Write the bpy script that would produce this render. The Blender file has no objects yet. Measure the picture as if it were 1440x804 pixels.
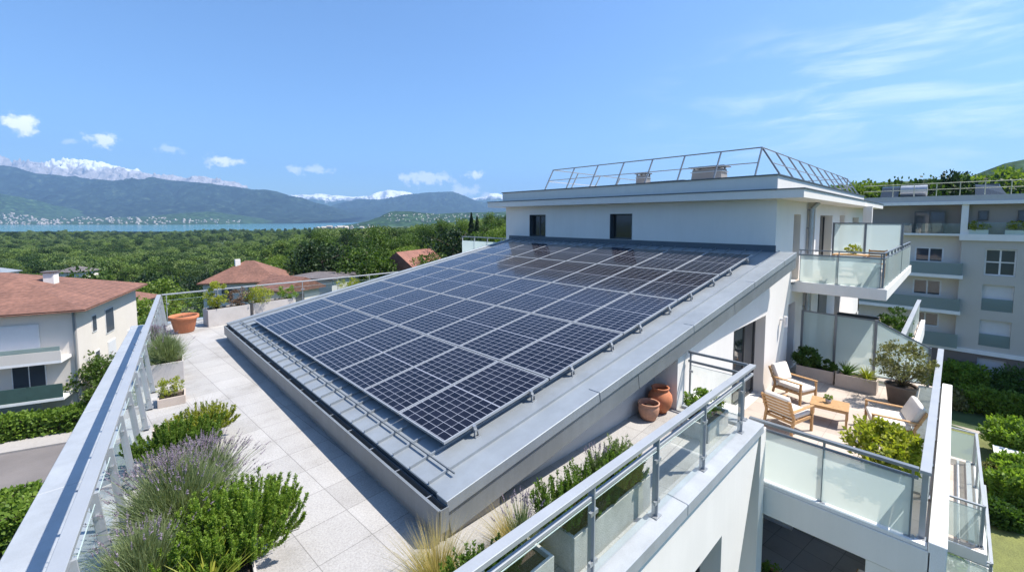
import bpy, bmesh, math, random
import numpy as np
from mathutils import Vector, Matrix
rnd = random.Random(7)
rng = np.random.default_rng(11)
sc = bpy.context.scene
col = sc.collection
R = math.radians

# ------------------------------------------------------------ camera frame (numbers from the photo's vanishing points)
H = 3.5
FPX = 600.0
PITCH = R(4.0)
Y0 = 309 + FPX * math.tan(PITCH)
_ang = math.atan2(578, FPX / math.cos(PITCH))
_th = math.pi / 2 - _ang
FV = np.array([math.cos(_th), math.sin(_th), 0.0])
RV = np.array([math.sin(_th), -math.cos(_th), 0.0])
UV_ = np.array([0, 0, 1.0])
FW = FV * math.cos(PITCH) - UV_ * math.sin(PITCH)
UP = FV * math.sin(PITCH) + UV_ * math.cos(PITCH)
CAM = np.array([0, 0, H])
def ray(u, v): return FW * FPX + RV * (u - 720) - UP * (v - Y0)
def P(u, v, z):
    d = ray(u, v); return CAM + d * ((z - H) / d[2])
def onplane(u, v, q, n):
    d = ray(u, v); q = np.array(q); return CAM + d * (((q - CAM) @ n) / (d @ n))
def pol(u, D, z=0.0):
    p = FV * D + RV * ((u - 720) / 600.0 * D); return (float(p[0]), float(p[1]), z)

# ------------------------------------------------------------ numpy noise
_perm = np.random.default_rng(3).permutation(512)
_perm = np.concatenate([_perm, _perm, _perm])
_gr = np.random.default_rng(4).normal(size=(1024, 2)); _gr /= np.linalg.norm(_gr, axis=1)[:, None]
def pn(x, y):
    x = np.asarray(x, float); y = np.asarray(y, float)
    xi = np.floor(x).astype(int); yi = np.floor(y).astype(int)
    xf = x - xi; yf = y - yi
    def g(a, b, dx, dy):
        k = _perm[(_perm[a % 512] + b) % 512] % 1024
        return _gr[k, 0] * dx + _gr[k, 1] * dy
    u = xf * xf * xf * (xf * (xf * 6 - 15) + 10); v = yf * yf * yf * (yf * (yf * 6 - 15) + 10)
    a = g(xi, yi, xf, yf); b = g(xi + 1, yi, xf - 1, yf); c = g(xi, yi + 1, xf, yf - 1); d = g(xi + 1, yi + 1, xf - 1, yf - 1)
    return ((a * (1 - u) + b * u) * (1 - v) + (c * (1 - u) + d * u) * v) * 1.5
def fbm(x, y, o=5, gain=.5):
    s = 0; a = 1.0; t = 0
    for k in range(o):
        s = s + a * pn(x * 2 ** k + 17.3 * k, y * 2 ** k + 5.1 * k); t += a; a *= gain
    return s / t

# ------------------------------------------------------------ materials
MATS = {}
def nmat(name):
    m = bpy.data.materials.new(name); m.use_nodes = True
    MATS[name] = m
    nt = m.node_tree
    return m, nt, nt.nodes, nt.links, nt.nodes['Principled BSDF']
def N(nodes, t, **kw):
    n = nodes.new(t)
    for k, v in kw.items():
        if k.startswith('i_'):
            n.inputs[k[2:].replace('_', ' ')].default_value = v
        else: setattr(n, k, v)
    return n
def ramp(nodes, stops):
    r = nodes.new('ShaderNodeValToRGB'); e = r.color_ramp.elements
    while len(e) > 1: e.remove(e[-1])
    e[0].position = stops[0][0]; c = stops[0][1]; e[0].color = (*c, 1) if len(c) == 3 else c
    for p, c in stops[1:]:
        x = e.new(p); x.color = (*c, 1)
    return r
def mat(name, c, rough=.6, metal=0, var=.12, scale=2.5, bump=.08, bscale=60, fine=.06, spec=.5, stain=0):
    m, nt, nd, L, b = nmat(name)
    tc = N(nd, 'ShaderNodeNewGeometry')
    n1 = N(nd, 'ShaderNodeTexNoise', i_Scale=scale, i_Detail=6, i_Roughness=.6)
    n2 = N(nd, 'ShaderNodeTexNoise', i_Scale=bscale, i_Detail=3)
    L.new(tc.outputs['Position'], n1.inputs['Vector']); L.new(tc.outputs['Position'], n2.inputs['Vector'])
    c = np.array(c)
    r1 = ramp(nd, [(.3, tuple(c * (1 - var))), (.7, tuple(np.minimum(c * (1 + var), .95)))])
    L.new(n1.outputs['Fac'], r1.inputs['Fac'])
    r2 = ramp(nd, [(.3, (1 - fine * 2,) * 3), (.7, (1, 1, 1))]); L.new(n2.outputs['Fac'], r2.inputs['Fac'])
    mx = N(nd, 'ShaderNodeMix', data_type='RGBA', blend_type='MULTIPLY'); mx.inputs[0].default_value = 1
    L.new(r1.outputs[0], mx.inputs[6]); L.new(r2.outputs[0], mx.inputs[7])
    out = mx.outputs[2]
    if stain:   # rain streaks running down
        mp = N(nd, 'ShaderNodeMapping'); mp.inputs['Scale'].default_value = (2.2, 2.2, .18)
        L.new(tc.outputs['Position'], mp.inputs['Vector'])
        n3 = N(nd, 'ShaderNodeTexNoise', i_Scale=2.0, i_Detail=8, i_Roughness=.7); L.new(mp.outputs[0], n3.inputs['Vector'])
        r3 = ramp(nd, [(.42, (1 - stain, 1 - stain, 1 - stain * 1.1)), (.6, (1, 1, 1))]); L.new(n3.outputs['Fac'], r3.inputs['Fac'])
        mx2 = N(nd, 'ShaderNodeMix', data_type='RGBA', blend_type='MULTIPLY'); mx2.inputs[0].default_value = 1
        L.new(out, mx2.inputs[6]); L.new(r3.outputs[0], mx2.inputs[7]); out = mx2.outputs[2]
    L.new(out, b.inputs['Base Color'])
    b.inputs['Roughness'].default_value = rough; b.inputs['Metallic'].default_value = metal
    b.inputs['Specular IOR Level'].default_value = spec
    rr = N(nd, 'ShaderNodeMapRange'); rr.inputs['To Min'].default_value = max(rough - .1, .02); rr.inputs['To Max'].default_value = min(rough + .12, 1)
    L.new(n1.outputs['Fac'], rr.inputs['Value']); L.new(rr.outputs[0], b.inputs['Roughness'])
    if bump:
        bp = N(nd, 'ShaderNodeBump', i_Strength=bump, i_Distance=.02)
        L.new(n2.outputs['Fac'], bp.inputs['Height']); L.new(bp.outputs[0], b.inputs['Normal'])
    return m
def leafmat(name, c1, c2, scale=6, trans=.35, rough=.55, objrand=False, orv=.5):
    m, nt, nd, L, b = nmat(name)
    g = N(nd, 'ShaderNodeNewGeometry')
    n1 = N(nd, 'ShaderNodeTexNoise', i_Scale=scale, i_Detail=4, i_Roughness=.7); L.new(g.outputs['Position'], n1.inputs['Vector'])
    ad = N(nd, 'ShaderNodeMath', operation='ADD'); L.new(n1.outputs['Fac'], ad.inputs[0])
    rn = N(nd, 'ShaderNodeMath', operation='MULTIPLY_ADD'); rn.inputs[1].default_value = .34; rn.inputs[2].default_value = -.17
    L.new(g.outputs['Random Per Island'], rn.inputs[0]); L.new(rn.outputs[0], ad.inputs[1])
    v = ad.outputs[0]
    if objrand:
        oi = N(nd, 'ShaderNodeObjectInfo'); r2 = N(nd, 'ShaderNodeMath', operation='MULTIPLY_ADD'); r2.inputs[1].default_value = orv; r2.inputs[2].default_value = -orv / 2
        L.new(oi.outputs['Random'], r2.inputs[0]); a2 = N(nd, 'ShaderNodeMath', operation='ADD'); L.new(v, a2.inputs[0]); L.new(r2.outputs[0], a2.inputs[1]); v = a2.outputs[0]
    r = ramp(nd, [(.25, c1), (.75, c2)]); L.new(v, r.inputs['Fac'])
    L.new(r.outputs[0], b.inputs['Base Color']); b.inputs['Roughness'].default_value = rough; b.inputs['Specular IOR Level'].default_value = .3
    t = N(nd, 'ShaderNodeBsdfTranslucent'); ms = N(nd, 'ShaderNodeMixShader'); ms.inputs[0].default_value = trans
    mc = N(nd, 'ShaderNodeMix', data_type='RGBA', blend_type='MULTIPLY'); mc.inputs[0].default_value = 1; mc.inputs[7].default_value = (1.5, 1.6, .7, 1)
    L.new(r.outputs[0], mc.inputs[6]); L.new(mc.outputs[2], t.inputs['Color'])
    L.new(b.outputs[0], ms.inputs[1]); L.new(t.outputs[0], ms.inputs[2])
    L.new(ms.outputs[0], nd['Material Output'].inputs['Surface'])
    return m
def tilemat(name, c, w, h, rot, grout, speck=.2, mortar=.005, rough=.75, off=0):
    m, nt, nd, L, b = nmat(name)
    g = N(nd, 'ShaderNodeNewGeometry')
    mp = N(nd, 'ShaderNodeMapping'); mp.inputs['Rotation'].default_value = (0, 0, rot); mp.inputs['Location'].default_value = (off, 0, 0)
    L.new(g.outputs['Position'], mp.inputs['Vector'])
    br = N(nd, 'ShaderNodeTexBrick', offset=0, squash=1)
    br.inputs['Scale'].default_value = 1; br.inputs['Brick Width'].default_value = w; br.inputs['Row Height'].default_value = h
    br.inputs['Mortar Size'].default_value = mortar; br.inputs['Mortar Smooth'].default_value = .1; br.inputs['Bias'].default_value = 0
    c = np.array(c)
    br.inputs['Color1'].default_value = (*(c * .88), 1); br.inputs['Color2'].default_value = (*(c * 1.05), 1); br.inputs['Mortar'].default_value = (*grout, 1)
    L.new(mp.outputs[0], br.inputs['Vector'])
    n = N(nd, 'ShaderNodeTexNoise', i_Scale=45, i_Detail=8, i_Roughness=.85); L.new(g.outputs['Position'], n.inputs['Vector'])
    n2 = N(nd, 'ShaderNodeTexNoise', i_Scale=1.3, i_Detail=7, i_Roughness=.65); L.new(g.outputs['Position'], n2.inputs['Vector'])
    r = ramp(nd, [(.36, (1 - speck,) * 3), (.6, (1.0, 1.0, 1.0))]); L.new(n.outputs['Fac'], r.inputs['Fac'])
    r2 = ramp(nd, [(.32, (.76, .75, .73)), (.46, (.92, .915, .91)), (.62, (1, 1, 1))]); L.new(n2.outputs['Fac'], r2.inputs['Fac'])
    a = N(nd, 'ShaderNodeMix', data_type='RGBA', blend_type='MULTIPLY'); a.inputs[0].default_value = 1
    a2 = N(nd, 'ShaderNodeMix', data_type='RGBA', blend_type='MULTIPLY'); a2.inputs[0].default_value = 1
    L.new(br.outputs[0], a.inputs[6]); L.new(r.outputs[0], a.inputs[7]); L.new(a.outputs[2], a2.inputs[6]); L.new(r2.outputs[0], a2.inputs[7])
    L.new(a2.outputs[2], b.inputs['Base Color']); b.inputs['Roughness'].default_value = rough
    bp = N(nd, 'ShaderNodeBump', i_Strength=.25, i_Distance=.006); L.new(n.outputs['Fac'], bp.inputs['Height']); L.new(bp.outputs[0], b.inputs['Normal'])
    return m

zinc = mat('zinc_sheet', (.305, .335, .36), .42, .25, var=.07, scale=1.3, bump=.03, bscale=90, fine=.03, stain=.07)
zinc_side = mat('zinc_fascia', (.23, .25, .265), .45, .3, var=.08, scale=1.2, bump=.03, fine=.03, stain=.1)
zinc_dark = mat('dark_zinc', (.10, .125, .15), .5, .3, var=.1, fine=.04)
black_metal = mat('black_metal', (.03, .03, .035), .5, .2, bump=0)
alu = mat('satin_aluminium', (.36, .38, .40), .42, .20, var=.04, bump=.02, fine=.02)
alu_grey = mat('grey_metal', (.20, .225, .25), .4, .4, var=.06, bump=.02, fine=.02)
galv = mat('galvanised_steel', (.42, .44, .46), .38, .6, var=.12, scale=8, bump=.04)
plaster = mat('white_plaster', (.80, .765, .715), .85, 0, var=.03, scale=.8, bump=.12, bscale=150, fine=.03, stain=.025)
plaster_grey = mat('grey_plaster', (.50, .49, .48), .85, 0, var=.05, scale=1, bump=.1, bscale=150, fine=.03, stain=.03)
coping_m = mat('coping_sheet', (.40, .425, .45), .45, .15, var=.07, scale=1.1, bump=.03, bscale=70, fine=.04, stain=.06)
white_coping = mat('white_coping', (.80, .79, .77), .7, 0, var=.05, scale=2, bump=.06, fine=.04)
taupe = mat('taupe_panel', (.32, .30, .28), .7, 0, var=.08, scale=1.5, bump=.06)
concrete = mat('concrete', (.54, .52, .48), .85, 0, var=.16, scale=4, bump=.25, bscale=70, fine=.1, stain=.1)
planter_m = mat('planter_grey', (.47, .44, .42), .7, 0, var=.07, scale=4, bump=.05)
planter_beige = mat('planter_beige', (.50, .42, .36), .75, 0, var=.07, scale=4, bump=.05)
terracotta = mat('terracotta', (.56, .20, .095), .75, 0, var=.16, scale=7, bump=.12, bscale=80, fine=.07, stain=.12)
terracotta2 = mat('pale_terracotta', (.56, .29, .19), .8, 0, var=.2, scale=9, bump=.12, bscale=80, fine=.08, stain=.1)
soil = mat('soil', (.06, .04, .028), .95, 0, var=.4, scale=25, bump=.8, bscale=60, fine=.3)
teak = mat('teak', (.50, .29, .13), .55, 0, var=.2, scale=14, bump=.08)
cushion_m = mat('cream_cushion', (.78, .72, .65), .9, 0, var=.04, scale=6, bump=.12, bscale=300)
brownpot = mat('brown_pot', (.15, .11, .09), .6, 0, var=.12, scale=6)
darkint = mat('dark_interior', (.045, .045, .048), .8, 0, bump=0)
curtain = mat('curtain', (.35, .32, .28), .9, 0, var=.2, scale=4, bump=0)
shutter_m = mat('roller_shutter', (.62, .63, .66), .6, 0, var=.03, bump=0)
frame_dark = mat('dark_frame', (.07, .075, .08), .45, .3, bump=0)
frame_white = mat('white_frame', (.7, .7, .7), .5, 0, bump=0)
floor1 = tilemat('granite_tiles', (.47, .455, .435), .6, .6, R(-4.0), (.24, .23, .22), .42, .0045, off=.083)
floor2 = tilemat('beige_tiles', (.52, .445, .385), .6, .6, 0, (.36, .31, .27), .14, .006)
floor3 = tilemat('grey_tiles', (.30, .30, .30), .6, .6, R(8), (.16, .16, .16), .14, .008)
asphalt = mat('asphalt', (.165, .15, .145), .9, 0, var=.15, scale=.5, bump=.2, bscale=20)
sidewalk_m = mat('sidewalk_paving', (.36, .34, .32), .9, 0, var=.1, scale=.8, bump=.1, bscale=10)
gravelpath = mat('gravel_path', (.46, .40, .33), .95, 0, var=.1, scale=1, bump=.3, bscale=25, fine=.15)
beige_wall = mat('beige_render', (.52, .49, .45), .9, 0, var=.04, scale=.4, bump=.05, bscale=60, stain=.01)
cream_wall = mat('cream_render', (.68, .63, .57), .9, 0, var=.04, scale=.4, bump=.05, bscale=60, stain=.01)
brown_wall = mat('brown_render', (.20, .165, .145), .9, 0, var=.05, scale=.5, bump=.05)
taupe_wall = mat('taupe_render', (.30, .275, .26), .9, 0, var=.05, scale=.5, bump=.05)
bark = mat('bark', (.10, .075, .055), .95, 0, var=.3, scale=6, bump=.6, bscale=20)

def rooftile(name, c):
    m = mat(name, c, .85, 0, var=.22, scale=.6, bump=.0, bscale=4, fine=.2)
    nt = m.node_tree; nd = nt.nodes; L = nt.links
    tc = N(nd, 'ShaderNodeTexCoord'); w = N(nd, 'ShaderNodeTexWave', wave_type='BANDS', bands_direction='Z'); w.inputs['Scale'].default_value = 2.6; w.inputs['Distortion'].default_value = .4
    L.new(tc.outputs['Object'], w.inputs['Vector'])
    bp = N(nd, 'ShaderNodeBump', i_Strength=.5, i_Distance=.08); L.new(w.outputs['Fac'], bp.inputs['Height']); L.new(bp.outputs[0], nd['Principled BSDF'].inputs['Normal'])
    return m
red_tiles = rooftile('red_roof_tiles', (.235, .115, .082))
red_tiles2 = rooftile('orange_roof_tiles', (.31, .14, .10))
grey_tiles = rooftile('grey_roof_tiles', (.16, .14, .14))

def glass(name, tint, refl=1.0, rough=.01, trans=None):
    m, nt, nd, L, b = nmat(name)
    nd.remove(b)
    t = N(nd, 'ShaderNodeBsdfTransparent'); t.inputs[0].default_value = (*tint, 1)
    g = N(nd, 'ShaderNodeBsdfGlossy'); g.inputs['Roughness'].default_value = rough; g.inputs[0].default_value = (.95, 1, .98, 1)
    ge = N(nd, 'ShaderNodeNewGeometry'); dt = N(nd, 'ShaderNodeVectorMath', operation='DOT_PRODUCT'); L.new(ge.outputs['Normal'], dt.inputs[0]); L.new(ge.outputs['Incoming'], dt.inputs[1])
    ab = N(nd, 'ShaderNodeMath', operation='ABSOLUTE'); L.new(dt.outputs['Value'], ab.inputs[0]); iv = N(nd, 'ShaderNodeMath', operation='SUBTRACT'); iv.inputs[0].default_value = 1; L.new(ab.outputs[0], iv.inputs[1])
    pw_ = N(nd, 'ShaderNodeMath', operation='POWER'); pw_.inputs[1].default_value = 5; L.new(iv.outputs[0], pw_.inputs[0])
    ml = N(nd, 'ShaderNodeMath', operation='MULTIPLY_ADD'); ml.inputs[1].default_value = .85; ml.inputs[2].default_value = .06 * refl; L.new(pw_.outputs[0], ml.inputs[0])
    ms = N(nd, 'ShaderNodeMixShader'); L.new(ml.outputs[0], ms.inputs[0]); L.new(t.outputs[0], ms.inputs[1]); L.new(g.outputs[0], ms.inputs[2])
    L.new(ms.outputs[0], nd['Material Output'].inputs['Surface'])
    return m
glass_clear = glass('clear_glass', (.92, .965, .955), 1.1)
glass_edge = mat('glass_edge', (.42, .52, .51), .2, 0, bump=0)
def frosted(name, c, see=.2):
    m, nt, nd, L, b = nmat(name)
    b.inputs['Base Color'].default_value = (*c, 1); b.inputs['Roughness'].default_value = .25
    t = N(nd, 'ShaderNodeBsdfTranslucent'); t.inputs[0].default_value = (*c, 1)
    tr = N(nd, 'ShaderNodeBsdfTransparent'); tr.inputs[0].default_value = (.85, .95, .93, 1)
    m1 = N(nd, 'ShaderNodeMixShader'); m1.inputs[0].default_value = .55; L.new(b.outputs[0], m1.inputs[1]); L.new(t.outputs[0], m1.inputs[2])
    m2 = N(nd, 'ShaderNodeMixShader'); m2.inputs[0].default_value = see; L.new(m1.outputs[0], m2.inputs[1]); L.new(tr.outputs[0], m2.inputs[2])
    L.new(m2.outputs[0], nd['Material Output'].inputs['Surface'])
    return m
glass_frost = frosted('frosted_glass', (.64, .76, .74))
glass_frost2 = frosted('frosted_balcony_glass', (.40, .48, .47), .25)
def darkglass(name, c=(.02, .025, .03)):
    m, nt, nd, L, b = nmat(name)
    b.inputs['Base Color'].default_value = (*c, 1); b.inputs['Roughness'].default_value = .04; b.inputs['Specular IOR Level'].default_value = .8
    n = N(nd, 'ShaderNodeTexNoise', i_Scale=1.5); bp = N(nd, 'ShaderNodeBump', i_Strength=.03, i_Distance=.05); L.new(n.outputs['Fac'], bp.inputs['Height']); L.new(bp.outputs[0], b.inputs['Normal'])
    return m
pane_m = darkglass('window_glass')
pane_far = darkglass('far_window_glass', (.05, .06, .075))

def cellmat():
    m, nt, nd, L, b = nmat('solar_cells')
    uv = N(nd, 'ShaderNodeUVMap'); sp = N(nd, 'ShaderNodeSeparateXYZ'); L.new(uv.outputs[0], sp.inputs[0])
    def line(out, hw):
        f = N(nd, 'ShaderNodeMath', operation='FRACT'); L.new(out, f.inputs[0])
        s = N(nd, 'ShaderNodeMath', operation='SUBTRACT'); L.new(f.outputs[0], s.inputs[0]); s.inputs[1].default_value = .5
        a = N(nd, 'ShaderNodeMath', operation='ABSOLUTE'); L.new(s.outputs[0], a.inputs[0])
        g = N(nd, 'ShaderNodeMath', operation='GREATER_THAN'); L.new(a.outputs[0], g.inputs[0]); g.inputs[1].default_value = .5 - hw
        return g.outputs[0]
    l1 = line(sp.outputs[0], .022); l2 = line(sp.outputs[1], .034)
    mxm = N(nd, 'ShaderNodeMath', operation='MAXIMUM'); L.new(l1, mxm.inputs[0]); L.new(l2, mxm.inputs[1])
    s8 = N(nd, 'ShaderNodeMath', operation='SUBTRACT'); L.new(sp.outputs[1], s8.inputs[0]); s8.inputs[1].default_value = 8
    a8 = N(nd, 'ShaderNodeMath', operation='ABSOLUTE'); L.new(s8.outputs[0], a8.inputs[0])
    g8 = N(nd, 'ShaderNodeMath', operation='LESS_THAN'); L.new(a8.outputs[0], g8.inputs[0]); g8.inputs[1].default_value = .10
    mx2 = N(nd, 'ShaderNodeMath', operation='MAXIMUM'); L.new(mxm.outputs[0], mx2.inputs[0]); L.new(g8.outputs[0], mx2.inputs[1])
    # busbars: faint thin lines inside each cell
    mb = N(nd, 'ShaderNodeMath', operation='MULTIPLY'); mb.inputs[1].default_value = 7; L.new(sp.outputs[0], mb.inputs[0])
    bb = line(mb.outputs[0], .05)
    g = N(nd, 'ShaderNodeNewGeometry'); n1 = N(nd, 'ShaderNodeTexNoise', i_Scale=1.2, i_Detail=4); L.new(g.outputs['Position'], n1.inputs['Vector'])
    fl = N(nd, 'ShaderNodeVectorMath', operation='FLOOR'); L.new(uv.outputs[0], fl.inputs[0])
    oi = N(nd, 'ShaderNodeObjectInfo'); vv = N(nd, 'ShaderNodeVectorMath', operation='ADD'); L.new(fl.outputs[0], vv.inputs[0])
    vs = N(nd, 'ShaderNodeVectorMath', operation='SCALE'); vs.inputs[0].default_value = (37, 91, 13); L.new(oi.outputs['Random'], vs.inputs['Scale']); L.new(vs.outputs[0], vv.inputs[1])
    wn = N(nd, 'ShaderNodeTexWhiteNoise'); L.new(vv.outputs[0], wn.inputs['Vector'])
    cr = ramp(nd, [(0, (.004, .004, .009)), (1, (.009, .009, .017))]); L.new(wn.outputs['Value'], cr.inputs['Fac'])
    c1 = N(nd, 'ShaderNodeMix', data_type='RGBA'); L.new(cr.outputs[0], c1.inputs[6]); c1.inputs[7].default_value = (.02, .02, .033, 1)
    L.new(bb, c1.inputs[0])
    c2 = N(nd, 'ShaderNodeMix', data_type='RGBA'); L.new(mx2.outputs[0], c2.inputs[0]); L.new(c1.outputs[2], c2.inputs[6]); c2.inputs[7].default_value = (.27, .285, .33, 1)
    dr = ramp(nd, [(.45, (0, 0, 0)), (.75, (.06, .058, .052))]); L.new(n1.outputs['Fac'], dr.inputs['Fac'])
    c3 = N(nd, 'ShaderNodeMix', data_type='RGBA', blend_type='ADD'); c3.inputs[0].default_value = .04; L.new(c2.outputs[2], c3.inputs[6]); L.new(dr.outputs[0], c3.inputs[7])
    L.new(c3.outputs[2], b.inputs['Base Color'])
    b.inputs['Roughness'].default_value = .10; b.inputs['IOR'].default_value = 1.36
    n2 = N(nd, 'ShaderNodeTexNoise', i_Scale=4); L.new(g.outputs['Position'], n2.inputs['Vector'])
    rr = N(nd, 'ShaderNodeMapRange'); rr.inputs['To Min'].default_value = .06; rr.inputs['To Max'].default_value = .16; L.new(n2.outputs['Fac'], rr.inputs['Value']); L.new(rr.outputs[0], b.inputs['Roughness'])
    return m
cells = cellmat()

# ------------------------------------------------------------ mesh builder
class MB:
    def __init__(s): s.v = []; s.f = []; s.n = 0
    def add(s, v, f):
        k = s.n; s.v.extend([tuple(map(float, p)) for p in v]); s.f.extend([tuple(k + i for i in q) for q in f]); s.n += len(v); return s
    def box(s, x0, x1, y0, y1, z0, z1):
        return s.add([(x0, y0, z0), (x1, y0, z0), (x1, y1, z0), (x0, y1, z0), (x0, y0, z1), (x1, y0, z1), (x1, y1, z1), (x0, y1, z1)],
                     [(0, 3, 2, 1), (4, 5, 6, 7), (0, 1, 5, 4), (1, 2, 6, 5), (2, 3, 7, 6), (3, 0, 4, 7)])
    def hexa(s, b, t):
        return s.add(list(b) + list(t), [(0, 3, 2, 1), (4, 5, 6, 7), (0, 1, 5, 4), (1, 2, 6, 5), (2, 3, 7, 6), (3, 0, 4, 7)])
    def prism(s, poly, z0, z1):
        n = len(poly)
        v = [(x, y, z0) for x, y in poly] + [(x, y, z1) for x, y in poly]
        f = [tuple(range(n))[::-1], tuple(range(n, 2 * n))] + [(i, (i + 1) % n, n + (i + 1) % n, n + i) for i in range(n)]
        return s.add(v, f)
    def bar(s, a, b, w, h, up=(0, 0, 1)):       # w sideways, h along up; centred
        a = Vector(a); b = Vector(b); d = (b - a).normalized(); up = Vector(up)
        if abs(d.dot(up)) > .99: up = Vector((1, 0, 0))
        sd = d.cross(up).normalized(); u = sd.cross(d).normalized()
        o = [sd * (-w / 2) - u * (h / 2), sd * (w / 2) - u * (h / 2), sd * (w / 2) + u * (h / 2), sd * (-w / 2) + u * (h / 2)]
        v = [a + q for q in o] + [b + q for q in o]
        return s.add([tuple(q) for q in v], [(0, 1, 2, 3), (7, 6, 5, 4), (0, 4, 5, 1), (1, 5, 6, 2), (2, 6, 7, 3), (3, 7, 4, 0)])
    def tube(s, a, b, r, n=8, r2=None):
        a = Vector(a); b = Vector(b); d = (b - a).normalized(); r2 = r if r2 is None else r2
        x = d.orthogonal().normalized(); y = d.cross(x)
        v = [a + (x * math.cos(t) + y * math.sin(t)) * r for t in [2 * math.pi * i / n for i in range(n)]] + \
            [b + (x * math.cos(t) + y * math.sin(t)) * r2 for t in [2 * math.pi * i / n for i in range(n)]]
        return s.add([tuple(q) for q in v], [tuple(range(n))[::-1], tuple(range(n, 2 * n))] + [(i, (i + 1) % n, n + (i + 1) % n, n + i) for i in range(n)])
    def lathe(s, prof, c=(0, 0, 0), n=32):
        v = []; f = []
        for r, z in prof:
            for i in range(n):
                t = 2 * math.pi * i / n; v.append((c[0] + r * math.cos(t), c[1] + r * math.sin(t), c[2] + z))
        for j in range(len(prof) - 1):
            for i in range(n): f.append((j * n + i, j * n + (i + 1) % n, (j + 1) * n + (i + 1) % n, (j + 1) * n + i))
        f.append(tuple(range(n))[::-1])
        return s.add(v, f)
    def quad(s, *p): return s.add(p, [tuple(range(len(p)))])
    def build(s, name, m, parent=None, bevel=0, seg=1, smooth=False, kind=None, uv=None):
        me = bpy.data.meshes.new(name)
        off = (0, 0, 0)
        if parent is not None:
            p = parent
            o = Vector((0, 0, 0))
            loc_ = False
            while p is not None:
                o += p.location; loc_ = loc_ or bool(p.get('_local')); p = p.parent
            off = (0, 0, 0) if loc_ else tuple(o)
        me.from_pydata([(x - off[0], y - off[1], z - off[2]) for x, y, z in s.v], [], s.f)
        if bevel:
            bm = bmesh.new(); bm.from_mesh(me)
            ed = [e for e in bm.edges if len(e.link_faces) == 2 and e.calc_face_angle(0) > R(35)]
            try: bmesh.ops.bevel(bm, geom=ed, offset=bevel, segments=seg, affect='EDGES', profile=.5)
            except Exception: pass
            bm.to_mesh(me); bm.free()
        me.materials.append(m)
        if smooth: me.polygons.foreach_set('use_smooth', [True] * len(me.polygons))
        o = bpy.data.objects.new(name, me); col.objects.link(o)
        if parent is not None: o.parent = parent
        if kind: o['kind'] = kind
        return o
def npmesh(name, V, F, m, parent=None, smooth=False, link=True):
    me = bpy.data.meshes.new(name); V = np.asarray(V, np.float32); F = np.asarray(F, np.int32); k = F.shape[1]
    me.vertices.add(len(V)); me.vertices.foreach_set('co', V.ravel())
    me.loops.add(F.size); me.loops.foreach_set('vertex_index', F.ravel())
    me.polygons.add(len(F)); me.polygons.foreach_set('loop_start', np.arange(0, F.size, k, dtype=np.int32)); me.polygons.foreach_set('loop_total', np.full(len(F), k, np.int32))
    me.update(calc_edges=True)
    me.materials.append(m)
    if smooth: me.polygons.foreach_set('use_smooth', [True] * len(F))
    o = bpy.data.objects.new(name, me)
    if link: col.objects.link(o)
    if parent is not None: o.parent = parent
    return o
def tag(o, label, cat, group=None):
    o['label'] = label; o['category'] = cat
    if group: o['group'] = group
    return o
def thing(name, label, cat, loc=(0, 0, 0), group=None, rz=0, local=False):
    o = bpy.data.objects.new(name, None); col.objects.link(o); o.location = loc; o.rotation_euler = (0, 0, rz); o.empty_display_size = .2
    if local or rz: o['_local'] = 1
    return tag(o, label, cat, group)
def copy_tree(o, parent=None):
    c = o.copy(); col.objects.link(c)
    if parent is not None: c.parent = parent
    for ch in list(o.children): copy_tree(ch, c)
    return c
def structure(o): o['kind'] = 'structure'; return o

# wall in plane axis=const with openings; a = horizontal coordinate
def wall(mb, axis, c, t, a0, a1, z0, z1, ops=()):
    """front face at c, body extends to c+t (t signed). ops: (a0,a1,z0,z1)"""
    A = sorted({a0, a1, *[o[0] for o in ops], *[o[1] for o in ops]}); Z = sorted({z0, z1, *[o[2] for o in ops], *[o[3] for o in ops]})
    A = [a for a in A if a0 <= a <= a1]; Z = [z for z in Z if z0 <= z <= z1]
    def pt(a, d, z): return (a, c + d, z) if axis == 'y' else (c + d, a, z)
    for i in range(len(A) - 1):
        for j in range(len(Z) - 1):
            ma, mz = (A[i] + A[i + 1]) / 2, (Z[j] + Z[j + 1]) / 2
            if any(o[0] < ma < o[1] and o[2] < mz < o[3] for o in ops): continue
            for d in (0, t): mb.quad(pt(A[i], d, Z[j]), pt(A[i + 1], d, Z[j]), pt(A[i + 1], d, Z[j + 1]), pt(A[i], d, Z[j + 1]))
    for b0, b1, y0, y1 in list(ops) + [(a0, a1, z0, z1)]:
        mb.quad(pt(b0, 0, y0), pt(b0, t, y0), pt(b0, t, y1), pt(b0, 0, y1)); mb.quad(pt(b1, 0, y0), pt(b1, t, y0), pt(b1, t, y1), pt(b1, 0, y1))
        mb.quad(pt(b0, 0, y0), pt(b1, 0, y0), pt(b1, t, y0), pt(b0, t, y0)); mb.quad(pt(b0, 0, y1), pt(b1, 0, y1), pt(b1, t, y1), pt(b0, t, y1))
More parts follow.
